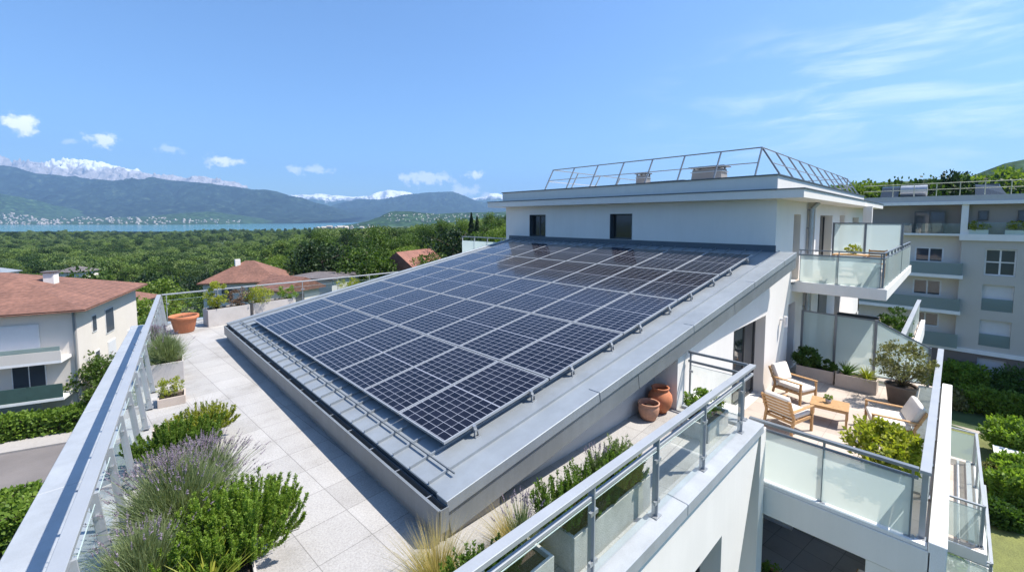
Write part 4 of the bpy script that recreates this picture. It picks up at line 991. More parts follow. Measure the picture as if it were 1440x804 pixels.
def terr(x, y):
    x = np.asarray(x, float); y = np.asarray(y, float); d = np.hypot(x, y)
    f = x * FV[0] + y * FV[1]; s = x * RV[0] + y * RV[1]; az = np.degrees(np.arctan2(s, f))
    wa = np.clip((-22 - az) / 13, 0, 1); wl = np.clip((-18 - az) / 2, 0, 1); wr = np.clip((az - 24) / 14, 0, 1); wa = np.where(np.abs(az) > 90, 0, wa)
    wa = wa * wa * (3 - 2 * wa); wr = wr * wr * (3 - 2 * wr); wr = np.where(az > 75, wr * np.clip((110 - az) / 35, 0, 1), wr)
    z = np.interp(d, dd_, za) * wa + np.interp(d, dd_, zr) * wr + (np.interp(d, dd_, zc0) * (1 - wl) + np.interp(d, dd_, zc1) * wl) * (1 - wa - wr)
    z = z + 8 * np.clip((az + 15) / 12, 0, 1) * (1 - wr) * np.exp(-((d - 230) / 130.) ** 2) * (np.abs(az) < 90)
    k = np.clip((d - 90) / 300, 0, 1)
    return z + k * fbm(x / 260 + 5, y / 260, 4) * np.clip(d / 120, 0, 14) * np.where((d > 2700) & (wa > .5), .15, 1)
rr_ = np.concatenate([[0.01], np.linspace(20, 60, 5), np.geomspace(70, 21000, 95)])
aa_ = np.linspace(0, 2 * np.pi, 361)[:-1]
G0, G1 = np.meshgrid(rr_, aa_, indexing='ij'); X = G0 * np.cos(G1); Y = G0 * np.sin(G1); Z = terr(X, Y)
V = np.stack([X, Y, Z], -1).reshape(-1, 3); na = len(aa_)
I, J = np.meshgrid(np.arange(len(rr_) - 1), np.arange(na), indexing='ij'); J2 = (J + 1) % na
F = np.stack([I * na + J, (I + 1) * na + J, (I + 1) * na + J2, I * na + J2], -1).reshape(-1, 4)
structure(npmesh('ground', V, F, ground_m, smooth=True))
# lake
m, nt, nd, L, b = nmat('lake_water'); b.inputs['Base Color'].default_value = (.09, .27, .34, 1); b.inputs['Roughness'].default_value = .12; b.inputs['IOR'].default_value = 1.33
n = N(nd, 'ShaderNodeTexNoise', i_Scale=.02, i_Detail=4); g = N(nd, 'ShaderNodeNewGeometry'); L.new(g.outputs['Position'], n.inputs['Vector']); bp = N(nd, 'ShaderNodeBump', i_Strength=.6, i_Distance=2.0); L.new(n.outputs['Fac'], bp.inputs['Height']); L.new(bp.outputs[0], b.inputs['Normal'])
lake_m = m
mb = MB(); mb.quad(pol(-600, 2300, LAKE), pol(516, 2300, LAKE), pol(516, 14000, LAKE), pol(-600, 14000, LAKE)); structure(mb.build('lake', lake_m))

def hillmat(name, forest, rock, rockz, snowz, snow_amt=1.0, sc_=1.0):
    m, nt, nd, L, b = nmat(name)
    g = N(nd, 'ShaderNodeNewGeometry'); sp = N(nd, 'ShaderNodeSeparateXYZ'); L.new(g.outputs['Position'], sp.inputs[0])
    n = N(nd, 'ShaderNodeTexNoise', i_Scale=.0016 * sc_, i_Detail=12, i_Roughness=.72); L.new(g.outputs['Position'], n.inputs['Vector'])
    n2 = N(nd, 'ShaderNodeTexNoise', i_Scale=.006 * sc_, i_Detail=8, i_Roughness=.75); L.new(g.outputs['Position'], n2.inputs['Vector'])
    f = np.array(forest); fr_ = ramp(nd, [(.36, tuple(f * .3)), (.5, tuple(f * .9)), (.6, tuple(f * 1.6 + .01)), (.70, (.12, .15, .06)), (.8, (.2, .2, .11))]); L.new(n2.outputs['Fac'], fr_.inputs['Fac'])
    def hmask(z0, w):
        a = N(nd, 'ShaderNodeMath', operation='MULTIPLY_ADD'); a.inputs[1].default_value = w * 2.2; L.new(n.outputs['Fac'], a.inputs[0]); L.new(sp.outputs['Z'], a.inputs[2])
        mr = N(nd, 'ShaderNodeMapRange', interpolation_type='SMOOTHSTEP'); mr.inputs['From Min'].default_value = z0 + w * 1.1 - w * .10; mr.inputs['From Max'].default_value = z0 + w * 1.1 + w * .15; L.new(a.outputs[0], mr.inputs['Value']); return mr.outputs[0]
    rk = np.array(rock); rr = ramp(nd, [(.35, tuple(rk * .55)), (.6, tuple(rk * 1.2))]); L.new(n2.outputs['Fac'], rr.inputs['Fac'])
    c = N(nd, 'ShaderNodeMix', data_type='RGBA'); L.new(hmask(rockz, 250), c.inputs[0]); L.new(fr_.outputs[0], c.inputs[6]); L.new(rr.outputs[0], c.inputs[7])
    c2 = N(nd, 'ShaderNodeMix', data_type='RGBA'); sm = hmask(snowz, 700)
    sx = N(nd, 'ShaderNodeSeparateXYZ'); L.new(g.outputs['Normal'], sx.inputs[0]); st = N(nd, 'ShaderNodeMapRange'); st.inputs['From Min'].default_value = .25; st.inputs['From Max'].default_value = .5; L.new(sx.outputs['Z'], st.inputs['Value'])
    mm = N(nd, 'ShaderNodeMath', operation='MULTIPLY'); L.new(sm, mm.inputs[0]); L.new(st.outputs[0], mm.inputs[1])
    L.new(mm.outputs[0], c2.inputs[0]); L.new(c.outputs[2], c2.inputs[6]); c2.inputs[7].default_value = (.74, .76, .8, 1)
    L.new(c2.outputs[2], b.inputs['Base Color']); b.inputs['Roughness'].default_value = .95; b.inputs['Specular IOR Level'].default_value = .1
    return m
def ridge(name, prof, D, m, zb=-60, wf=3000, wb=2500, amp=.16, jag=0.0, gl=700, p=1.25, step=1.6, ns=90):
    us = np.arange(prof[0][0], prof[-1][0] + .1, step); vs = np.interp(us, [q[0] for q in prof], [q[1] for q in prof])
    top = H + (309 - vs) / 600 * D; lat = (us - 720) / 600 * D
    top = top + jag * (fbm(lat / 420, lat * 0 + D, 5) + .4 * np.abs(pn(lat / 160, lat * 0 + 3)))
    s = np.concatenate([-wf * np.linspace(1, 0, ns) ** 1.35, wb * np.linspace(.04, 1, 18)])
    S, La = np.meshgrid(s, lat, indexing='ij'); T = np.broadcast_to(top, S.shape)
    q = np.where(S <= 0, -S / wf, S / wb); f = (1 - q) ** p
    n1 = fbm(La / gl + .35 * fbm(La / 1500, S / 1500, 2), S / (gl * 3.2), 6, .55); rid = 1 - 2 * np.abs(n1)
    n2 = fbm(La / 330, S / 330, 6, .6)
    w = np.minimum(q * 7, 1) * f ** .5 * np.clip(1.1 - q * .4, 0, 1)
    Zz = zb + (T - zb) * f + (T - zb) * amp * w * (rid * 1.0 - .65 + n2 * .5)
    edge = np.minimum(np.clip((us - us[0]) / 8, 0, 1), np.clip((us[-1] - us) / 8, 0, 1))
    Zz = np.maximum(zb - 3, Zz)
    Xx = FV[0] * (D + S) + RV[0] * La; Yy = FV[1] * (D + S) + RV[1] * La
    V = np.stack([Xx, Yy, Zz], -1).reshape(-1, 3); k = len(us)
    I, J = np.meshgrid(np.arange(len(s) - 1), np.arange(k - 1), indexing='ij'); F = np.stack([I * k + J, I * k + J + 1, (I + 1) * k + J + 1, (I + 1) * k + J], -1).reshape(-1, 4)
    return structure(npmesh(name, V, F, m, smooth=False))
FOR = (.022, .048, .018)
m_far = hillmat('far_mountain', FOR, (.38, .36, .36), 1150, 1790)
m_rock = hillmat('rock_mountain', FOR, (.38, .36, .36), 1150, 9000)
m_far2 = hillmat('snow_mountain', FOR, (.22, .24, .27), 900, 1000)
m_mid = hillmat('forest_mountain', (.010, .023, .015), (.30, .28, .25), 5200, 9000)
m_low = hillmat('green_hill', (.024, .055, .018), (.4, .38, .33), 9000, 9900, sc_=2.5)
ridge('rocky_mountain', [(-330, 250), (-200, 236), (-100, 240), (-20, 222), (0, 220), (15, 222), (22, 231), (28, 236), (35, 232), (56, 228.5), (75, 232), (88, 238), (93, 232), (110, 238), (140, 250)], 15500, m_rock, wf=4200, wb=2500, amp=.5, jag=105, gl=460)
ridge('snowy_mountain', [(40, 262), (70, 244), (88, 238), (93, 232), (108, 228), (123, 225.5), (135, 228), (149, 228), (160, 233), (170, 236), (179, 240), (185, 238), (198, 241.5), (224, 249), (232, 251), (242, 246.5), (255, 249), (269, 252), (291, 250), (305, 253), (321, 254.6), (334, 257), (343, 260), (349, 268), (380, 285), (430, 304)], 15500, m_far, wf=4200, wb=2500, amp=.5, jag=105, gl=460)
ridge('distant_mountain', [(390, 282), (410, 275.5), (427, 274), (437, 275), (447, 272.5), (465, 274.5), (485, 276), (495, 277.5), (510, 276), (520, 277), (532, 271), (547, 267.5), (560, 269.5), (567, 269), (577, 271), (585, 275), (620, 281), (640, 282), (665, 279), (680, 277), (690, 273), (700, 272), (712, 277), (760, 284), (820, 290)], 20500, m_far2, wf=4500, wb=1000, amp=.3, jag=50, gl=600)
ridge('forested_mountain', [(-380, 258), (-250, 240), (-100, 226), (0, 234), (30, 236), (56, 245), (86, 247), (100, 249), (112, 248.5), (129, 254.6), (138, 252.5), (164, 255), (194, 253), (220, 250.5), (246, 254.6), (276, 256.5), (300, 259), (321, 262), (340, 264), (360, 267.5), (380, 268), (392, 269.5), (410, 276), (425, 278), (445, 285), (472, 292), (510, 305)], 10500, m_mid, wf=3600, wb=2200, amp=.36, jag=26, gl=620)
ridge('forested_mountain', [(395, 306), (420, 300), (442, 295), (472, 290), (492, 284), (505, 280), (535, 281), (550, 279), (565, 275), (597, 271.5), (612, 271), (625, 270), (637, 270), (655, 276), (667, 282), (682, 285), (715, 287), (760, 292), (840, 300)], 14500, m_mid, wf=4300, wb=2500, amp=.30, jag=22, gl=700)
ridge('lakeside_hill', [(-420, 262), (-300, 258), (-100, 264), (0, 272), (22, 276), (35, 283), (48, 291), (62, 297), (78, 302), (110, 305), (160, 306), (200, 304.5), (225, 306), (239, 303.5), (252, 300.5), (276, 298.6), (295, 297.5), (310, 299), (325, 302), (336, 307), (352, 309), (362, 312), (372, 316)], 7000, m_low, wf=1650, wb=2200, amp=.24, jag=6, gl=350, p=1.1)
ridge('wooded_hill', [(385, 312), (420, 303), (450, 299), (485, 296), (510, 298), (540, 302), (600, 304), (700, 306)], 11500, m_mid, wf=1600, wb=1500, amp=.10, jag=6, gl=400)
ridge('wooded_hill', [(515, 312), (532, 308), (542, 301), (550, 298), (557, 297), (577, 297.5), (597, 299.5), (615, 301), (635, 300), (660, 299), (690, 298.5), (715, 298), (760, 297), (850, 294)], 4400, m_low, wf=900, wb=900, amp=.22, jag=6, gl=240, p=1.1)
ridge('right_hill', [(1290, 290), (1330, 268), (1360, 252), (1385, 240), (1405, 232), (1440, 225), (1500, 216), (1600, 210), (1750, 215)], 900, m_low, zb=0, wf=420, wb=500, amp=.06, jag=3, gl=120, step=4)

# villages on the far shore
def village(label, spots, hw, m_, roofm_):
    mb = MB(); 
    for x, y, z in spots:
        w, l, h = hw * rnd.uniform(.6, 1.2), hw * rnd.uniform(.8, 1.6), hw * rnd.uniform(.4, .75); a = rnd.uniform(0, 3.1); c, s = math.cos(a), math.sin(a)
        def q(px, py): return (x + px * c - py * s, y + px * s + py * c)
        p = [q(-l / 2, -w / 2), q(l / 2, -w / 2), q(l / 2, w / 2), q(-l / 2, w / 2)]; r0, r1 = q(-l / 2, 0), q(l / 2, 0)
        v = [(*k, z - 3) for k in p] + [(*k, z + h) for k in p] + [(*r0, z + h * 1.45), (*r1, z + h * 1.45)]
        mb.add(v, [(0, 1, 5, 4), (1, 2, 6, 5), (2, 3, 7, 6), (3, 0, 4, 7), (4, 5, 9, 8), (6, 7, 8, 9), (5, 6, 9), (7, 4, 8)])
    o = mb.build('distant_village', m_, kind='stuff'); tag(o, label, 'village'); return o
vwall = mat('village_walls', (.46, .42, .38), .9, var=.4, scale=.02, bump=0)
dg = bpy.context.evaluated_depsgraph_get()
bpy.context.view_layer.update(); dg.update()
def drop(u, v, Dmax=20000):
    """first surface seen from the camera height in that direction, among the hills and the ground"""
    d = Vector(ray(u, v)).normalized(); hit, loc, nrm, idx, ob, mt = sc.ray_cast(bpy.context.evaluated_depsgraph_get(), Vector(CAM) + d * 1500, d, distance=Dmax)
    return (loc.x, loc.y, loc.z) if hit else None
sp = []
for i in range(210):
    u = rnd.uniform(-60, 85); v = rnd.uniform(297 + max(0, u) * .16, 316)
    q = drop(u, v); 
    if q and q[2] > -59: sp.append(q)
for i in range(110):
    u = rnd.uniform(80, 235); q = drop(u, rnd.uniform(306, 315.5))
    if q and q[2] > -59: sp.append(q)
for i in range(40):
    q = drop(rnd.uniform(235, 340), rnd.uniform(309, 314))
    if q and q[2] > -59: sp.append(q)
if sp: village('pale houses of the town scattered on the slope across the lake at left', sp, 17, vwall, None)
sp = []
for i in range(120):
    q = drop(rnd.uniform(540, 712), rnd.uniform(301, 312))
    if q and q[2] > -59: sp.append(q)
if sp: village('small pale houses scattered on the green hill right of the lake', sp, 9, vwall, None)
sp = []
for i in range(26):
    q = drop(rnd.uniform(446, 530), rnd.uniform(317, 327))
    if q and q[2] > -59: sp.append((q[0], q[1], q[2] + 9))
if sp: village('white roofed halls among the trees near the lake shore', sp, 13, vwall, None)
m, nt, nd, L, b = nmat('quarry_rock'); b.inputs['Base Color'].default_value = (.5, .45, .38, 1)

# near ground surfaces
def sheet(name, pts, m_, dz):
    mb = MB(); mb.quad(*[(x, y, GZ + dz) for x, y in pts]); return structure(mb.build(name, m_))
def pg(u, v): q = P(u, v, GZ); return (float(q[0]), float(q[1]))
hx = np.array([math.cos(R(72.3)), math.sin(R(72.3))]); hy = np.array([math.cos(R(162.3)), math.sin(R(162.3))])
def hp(a, b, o=(-1.6, 42.6)): q = np.array(o) + hx * a + hy * b; return (float(q[0]), float(q[1]))
sheet('road', [hp(-10.9, -30), hp(-4.6, -30), hp(-4.6, 45), hp(-10.9, 45)], asphalt, .012)
mb = MB(); q = [hp(-4.6, -30), hp(-2.9, -30), hp(-2.9, 45), hp(-4.6, 45)]; mb.prism(q, GZ - .1, GZ + .13); structure(mb.build('pavement', sidewalk_m))
mb = MB(); q = [hp(-11.95, -30), hp(-10.9, -30), hp(-10.9, 45), hp(-11.95, 45)]; mb.prism(q, GZ - .1, GZ + .13); structure(mb.build('pavement', sidewalk_m))
sheet('lawn', [hp(-2.8, -30), hp(9, -30), hp(9, 40), hp(-2.8, 40)], lawn_m, .008)
sheet('garden_lawn', [(19, -9), (49, -12), (49, 6), (19, 3.2)], lawn_m, .008)
mb = MB(); pa_ = [pg(1300, 572), pg(1327, 583), pg(1360, 594), pg(1403, 609)]; 
for a, b_ in zip(pa_[:-1], pa_[1:]): mb.quad((a[0], a[1], GZ + .016), (b_[0], b_[1], GZ + .016), (b_[0] - 1.6, b_[1] - .15, GZ + .016), (a[0] - 1.6, a[1] - .15, GZ + .016))
structure(mb.build('garden_path', gravelpath))
pl_ = [pg(1300, 560), pg(1440, 585)]
mb = MB(); mb.quad((47.6, -12, GZ + .014), (50, -12, GZ + .014), (50, 8, GZ + .014), (47.6, 8, GZ + .014)); structure(mb.build('path', sidewalk_m))

# ============================================================ TREES
tl1 = leafmat('tree_leaf', (.028, .062, .011), (.11, .175, .03), .35, .32, objrand=True)
tl2 = leafmat('tree_leaf_light', (.055, .10, .015), (.18, .25, .04), .35, .35, objrand=True)
tl3 = leafmat('tree_leaf_dark', (.010, .028, .010), (.035, .065, .02), .4, .2, objrand=True)
hedge_leaf = leafmat('hedge_leaf', (.06, .12, .014), (.18, .27, .04), 1.2, .3)
def tree_meshes(seed, kind='round', n=3000, ls=.42, hh=10.0, rr=4.0):
    r = np.random.default_rng(seed)
    if kind == 'conifer':
        k = n; t = r.uniform(0, 1, k) ** .8; a = r.uniform(0, 2 * np.pi, k); lay = (np.sin(t * 40) * .15 + .9)
        rad = rr * .55 * (1 - t) ** .9 * lay * r.uniform(.45, 1.05, k) + .08
        c = np.stack([np.cos(a) * rad, np.sin(a) * rad, hh * .08 + t * hh * .92 - rad * .25], 1); d = np.stack([np.cos(a), np.sin(a), -.35 + 0 * a], 1) + r.normal(0, .35, (k, 3))
    else:
        ncl = 46; nper = n // ncl
        d0 = r.normal(size=(ncl, 3)); d0 /= np.linalg.norm(d0, axis=1)[:, None]
        cz = hh * .60; half = hh * .40
        cl = d0 * np.array([rr, rr, half]) * r.uniform(.45, .95, (ncl, 1)) + (0, 0, cz)
        cl[:, :2] *= (1 - .25 * np.clip((cl[:, 2:3] - cz) / half, 0, 1)) if kind != 'tall' else .72
        cr = r.uniform(.20, .42, ncl) * rr
        dd = r.normal(size=(ncl * nper, 3)); dd /= np.linalg.norm(dd, axis=1)[:, None]
        c = np.repeat(cl, nper, 0) + dd * np.repeat(cr, nper)[:, None] * r.uniform(.55, 1.05, (ncl * nper, 1)) * (1, 1, .8)
        d = dd + r.normal(0, .5, dd.shape) + (0, 0, -.1)
    m = len(c); d /= np.linalg.norm(d, axis=1)[:, None]; s = np.cross(d, r.normal(size=(m, 3))); s /= np.linalg.norm(s, axis=1)[:, None]
    sz = ls * r.uniform(.6, 1.3, (m, 1)); V = np.stack([c - d * sz * .5, c - s * sz * .42, c + d * sz * .5, c + s * sz * .42], 1).reshape(-1, 3); F = (np.arange(m) * 4)[:, None] + np.array([0, 1, 2, 3])
    mb = MB(); x = y = 0; zz = 0; rad = hh * .022 + .05; pts = [(0, 0, -.4)]
    for i in range(5):
        nx, ny, nz = x + r.normal(0, .12), y + r.normal(0, .12), hh * .13 * (i + 1); mb.tube((x, y, zz if i else -.4), (nx, ny, nz), rad, 7, rad * .82); x, y, zz = nx, ny, nz; rad *= .82
        pts.append((x, y, zz))
    if kind != 'conifer':
        for i in range(9):
            b = pts[2 + i % 4]; a = r.uniform(0, 6.28); l = rr * r.uniform(.5, .85); e = (b[0] + math.cos(a) * l, b[1] + math.sin(a) * l, b[2] + l * r.uniform(.4, .9)); mb.tube(b, e, .07 + hh * .004, 5, .03)
    return (V, F), mb
TPL = {}
for nm, kd, n_, ls_, hh_, rr_t, lm, sd in (('a', 'round', 5200, .34, 10, 4.2, tl1, 1), ('b', 'round', 5200, .33, 9, 4.4, tl2, 2), ('c', 'tall', 4600, .33, 12, 4.0, tl1, 3), ('d', 'conifer', 4200, .34, 13, 4.2, tl3, 4), ('e', 'round', 5200, .36, 11, 4.8, tl3, 5), ('f', 'round', 5000, .32, 8.5, 3.6, tl2, 6)):
    (V, F), tm = tree_meshes(sd, kd, n_, ls_, hh_, rr_t)
    me = npmesh('crown', V, F, lm, link=False).data
    tk = tm.build('trunk', bark); tme = tk.data; bpy.data.objects.remove(tk)
    TPL[nm] = (me, tme, hh_)
KIND = dict(a=('broadleaf_tree', 'rounded mid green broadleaf tree'), b=('broadleaf_tree', 'light green rounded tree'), c=('tall_tree', 'tall narrow green tree'), d=('conifer_tree', 'dark pointed conifer'), e=('broadleaf_tree', 'dark green spreading tree'), f=('broadleaf_tree', 'small light green tree'))
def tree(k, x, y, z, s, label, group, sz=None):
    me, tme, hh_ = TPL[k]
    t = thing(KIND[k][0], label, 'tree', (x, y, z), group)
    t.rotation_euler = (0, 0, rnd.uniform(0, 6.28)); t.scale = (s, s, sz or s)
    for nm, dta in (('crown', me), ('trunk', tme)):
        o = bpy.data.objects.new(nm, dta); col.objects.link(o); o.parent = t
    return t
placed = []
def ok(x, y, dmin):
    for a, b_, c in placed:
        if (a - x) ** 2 + (b_ - y) ** 2 < (dmin * .5 + c * .5) ** 2: return False
    placed.append((x, y, dmin)); return True
def tz(x, y): return float(terr(np.array([x]), np.array([y]))[0])
# 1. near individual trees: left and middle
GRP = 'individual trees of the wooded valley below the terrace'
near = []
def addtree(k, u, D, s, sz=None, label=None, group=None, dmin=None, zoff=0):
    x, y, _ = pol(u, D); placed.append((x, y, dmin or 4 * s)); z = tz(x, y) + zoff
    tree(k, x, y, z, s, label, group, sz)
W = [('a', 203, 52, .95, 'dark round tree just beyond the left railing corner'), ('e', 240, 66, .92, 'deep green tree seen through the far left railing'), ('c', 275, 72, .9, 'tall tree rising behind the orange pot'),
     ('a', 300, 80, .95, 'broad tree left of the first red gable roof'), ('f', 345, 60, .45, 'small blurred bush tree in front of the middle red roof'), ('d', 388, 92, .95, 'dark conifer left of the middle of the valley, behind the red gable'),
     ('e', 425, 100, 1.0, 'dark bushy tree behind the flat roofed house'), ('a', 462, 108, 1.15, 'wide green tree above the flat roofed house'), ('b', 500, 100, 1.0, 'light green tree above the flat roofed house, right side'),
     ('b', 425, 74, .55, 'small light green tree right of the middle red roof'), ('b', 535, 98, .85, 'light tree just left of the orange roofed house'), ('a', 570, 125, 1.2, 'full green tree behind the orange roofed house'), ('c', 605, 130, 1.1, 'tall tree above the orange roofed house'),
     ('b', 640, 118, 1.05, 'yellow green tree near the far frosted balcony'), ('d', 663, 175, 1.15, 'dark fir standing out against the hill near the penthouse'), ('d', 671, 170, 1.0, 'second dark fir beside the tallest one near the penthouse'), ('a', 688, 140, 1.1, 'green tree meeting the penthouse wall'),
     ('b', 700, 120, 1.0, 'light tree right beside the penthouse wall'), ('f', 126, 31, .55, 'small green tree in front of the cream side wall of the left house'), ('f', 142, 29, .42, 'bushy shrub tree against the left coping by the cream house'),
     ('e', 250, 95, 1.1, 'dark tree behind the corner of the left railing'), ('f', 160, 90, .9, 'light tree behind the red hipped roof'), ('b', 110, 100, 1.0, 'yellow green tree above the ridge of the left red roof'), ('a', 60, 110, 1.0, 'tree above the left red roof near its chimney')]
for k, u, D, s, lab in W: addtree(k, u, D, s, label=lab)
n = 0
tries = 0
FAR = []
while n < 250 and tries < 9000:
    tries += 1
    D = 62 + 215 * rnd.random() ** 1.1; u = rnd.uniform(-60, 735)
    x, y, _ = pol(u, D); s = rnd.uniform(.8, 1.2) * (1.0 if u < 330 else 1.1) * ((1.6 if D < 150 else 1.2) if u < 400 else .95)
    if not ok(x, y, 6.2 * s): continue
    k = rnd.choice('aaabbceebf' if u < 520 else 'aaabbccef'); 
    pass
    tree(k, x, y, tz(x, y), s, '%s of the wooded valley, one of many alike beyond the houses' % KIND[k][1], '%ss in the wooded valley' % KIND[k][1]); n += 1
# right hand side trees behind the neighbouring block
for k, u, D, s, lab in (('b', 1186, 95, .9, 'light tree showing just above the penthouse roof at its far right end'), ('b', 1205, 92, .95, 'rounded light tree right of the penthouse guard rail'), ('e', 1222, 90, .85, 'dark tree touching the left end of the opposite roof'),
        ('a', 1275, 80, 1.15, 'bushy tree over the left part of the opposite roof'), ('e', 1300, 84, 1.1, 'darker tree in the middle above the opposite roof'), ('e', 1345, 80, 1.32, 'tallest dark tree above the opposite roof'), ('b', 1385, 84, 1.1, 'light green tree above the right part of the opposite roof'),
        ('a', 1420, 84, 1.15, 'green tree above the opposite roof by the right frame edge'), ('b', 1250, 100, 1.1, 'light tree behind the solar boiler of the opposite roof'), ('b', 1325, 105, 1.2, 'light tree filling the gap above the opposite roof'), ('a', 1450, 80, 1.1, 'tree cut by the right frame edge above the opposite roof')):
    x, y, _ = pol(u, D); top = {1186: 262, 1205: 261, 1222: 266, 1275: 243, 1300: 248, 1345: 232, 1385: 244, 1420: 246, 1250: 262, 1325: 250, 1450: 240}[u]
    ztop = H + (309 - top) / 600 * D; z = ztop - TPL[k][2] * s * 1.0
    sz_ = (ztop - tz(x, y)) / TPL[k][2] * 1.04; tree(k, x, y, tz(x, y) - .2, min(max(s, sz_ * .72), 1.7), lab, None, sz=sz_)
flm = leafmat('forest_leaf', (.03, .065, .015), (.17, .24, .055), .09, .25, objrand=True, orv=.85)
fp = []; fq = []
for i in range(14500):
    D = 235 * (2350 / 235) ** (rnd.random() ** .85); u = rnd.uniform(-160, 760)
    x, y, _ = pol(u, D); z = tz(x, y)
    if z < LAKE + 1: continue
    g_ = float(fbm(np.array([x / 260]), np.array([y / 260]), 3)[0])
    if D > 600 and g_ > .16: continue
    if g_ < -.30 and rnd.random() < .6: continue
    (fp if D < 760 else fq).append((x, y, z - .5, rnd.uniform(.5, 1.5) * (1.1 if D > 900 else 1)))
ftc = bpy.data.collections.new('forest_templates')
flm_far = leafmat('forest_leaf_far', (.04, .08, .022), (.19, .25, .085), .02, .25, objrand=True, orv=.9)
for j, (kd_, n_, ls_, hh_, rr_q, mm_) in enumerate((('round', 4200, .50, 10, 4.8, flm), ('round', 4200, .50, 9, 5.0, flm_far), ('tall', 3800, .48, 12, 4.6, flm), ('round', 4200, .5, 11, 5.4, flm_far))):
    (V, F), _m = tree_meshes(40 + j, kd_, n_, ls_, hh_, rr_q); o = npmesh('forest_crown', V, F, mm_, link=False); ftc.objects.link(o)
def gn_forest(label, pts):
    me = bpy.data.meshes.new('forest'); me.from_pydata([(p[0], p[1], p[2]) for p in pts], [], [])
    at = me.attributes.new('tree_scale', 'FLOAT', 'POINT'); at.data.foreach_set('value', [p[3] for p in pts])
    at = me.attributes.new('tree_turn', 'FLOAT_VECTOR', 'POINT'); at.data.foreach_set('vector', [k for p in pts for k in (0, 0, rnd.uniform(0, 6.28))])
    o = bpy.data.objects.new('forest', me); col.objects.link(o); o['kind'] = 'stuff'; tag(o, label, 'forest')
    ng = bpy.data.node_groups.new('forest_nodes', 'GeometryNodeTree'); ng.interface.new_socket('Geometry', in_out='INPUT', socket_type='NodeSocketGeometry'); ng.interface.new_socket('Geometry', in_out='OUTPUT', socket_type='NodeSocketGeometry')
    n = ng.nodes; l = ng.links; gi = n.new('NodeGroupInput'); go = n.new('NodeGroupOutput'); ip = n.new('GeometryNodeInstanceOnPoints'); ci = n.new('GeometryNodeCollectionInfo')
    ci.inputs['Collection'].default_value = ftc; ci.inputs['Separate Children'].default_value = True; ip.inputs['Pick Instance'].default_value = True
    sa = n.new('GeometryNodeInputNamedAttribute'); sa.data_type = 'FLOAT'; sa.inputs['Name'].default_value = 'tree_scale'
    ra = n.new('GeometryNodeInputNamedAttribute'); ra.data_type = 'FLOAT_VECTOR'; ra.inputs['Name'].default_value = 'tree_turn'
    ri = n.new('FunctionNodeRandomValue'); ri.inputs['Seed'].default_value = 3; ri.data_type = 'INT'; [setattr(k, 'default_value', v) for k, v in ((ri.inputs[4], 0), (ri.inputs[5], 3))]
    l.new(gi.outputs[0], ip.inputs['Points']); l.new(ci.outputs[0], ip.inputs['Instance']); l.new(ri.outputs[2], ip.inputs['Instance Index']); l.new(sa.outputs['Attribute'], ip.inputs['Scale']); l.new(ra.outputs['Attribute'], ip.inputs['Rotation']); l.new(ip.outputs[0], go.inputs[0])
    m_ = o.modifiers.new('forest', 'NODES'); m_.node_group = ng
    return o
gn_forest('wooded plain stretching from the valley houses to the lake shore', fp + fq)
for i in range(46):
    D = rnd.uniform(88, 150); u = rnd.uniform(1175, 1480); x, y, _ = pol(u, D); k = rnd.choice('aabbef')
    tree(k, x, y, tz(x, y) - .3, rnd.uniform(.8, 1.1), '%s on the slope behind the opposite block, one of many alike' % KIND[k][1], '%ss on the slope behind the block' % KIND[k][1])
fp = []
for i in range(1500):
    D = rnd.uniform(150, 700); u = rnd.uniform(1130, 1650); x, y, _ = pol(u, D); fp.append((x, y, tz(x, y) - .5, rnd.uniform(.8, 1.2)))
gn_forest('wooded hillside rising behind the opposite apartment block', fp)

# hedges
def hedge(label, pts, w, h, n, m_, z=GZ, ls=.16, name='hedge', group=None, cat='hedge'):
    (x0, y0), (x1, y1) = pts; L_ = math.hypot(x1 - x0, y1 - y0); t = thing(name, label, cat, (x0, y0, z), group)
    dx, dy = (x1 - x0) / L_, (y1 - y0) / L_; a = rng.uniform(0, L_, n); face = rng.integers(0, 3, n); lum = .12 * fbm(a / .9, a * 0 + x0, 3) * 2
    b_ = np.where(face == 0, rng.uniform(-w / 2, w / 2, n), np.where(face == 1, -w / 2, w / 2) * (1 + lum)); zz = np.where(face == 0, h * (1 + lum * .8), rng.uniform(0, h, n))
    b_ += rng.normal(0, .05, n); zz += rng.normal(0, .05, n); c = np.stack([a * dx - b_ * dy, a * dy + b_ * dx, zz], 1)
    V, F = leaves(c, rng.normal(size=(n, 3)) + (0, 0, .6), ls * rng.uniform(.6, 1.3, n), .7); npmesh('foliage', V, F, m_, t)
    mb = MB(); q = lambda aa, bb: (aa * dx - bb * dy + x0, aa * dy + bb * dx + y0)
    mb.prism([q(.15, -w / 2 + .15), q(L_ - .15, -w / 2 + .15), q(L_ - .15, w / 2 - .15), q(.15, w / 2 - .15)], z, z + h - .18); mb.build('branches', soil, t)
    return t
hedge('long clipped bright green hedge along the pavement in front of the left house', (hp(-2.3, -6), hp(-2.3, 22)), 1.2, 1.35, 26000, hedge_leaf, ls=.22)
hedge('green hedge below the near left coping beyond the thin metal fence', (hp(-13.7, -9), hp(-13.7, 10)), 2.8, 1.3, 26000, hedge_leaf, ls=.2)
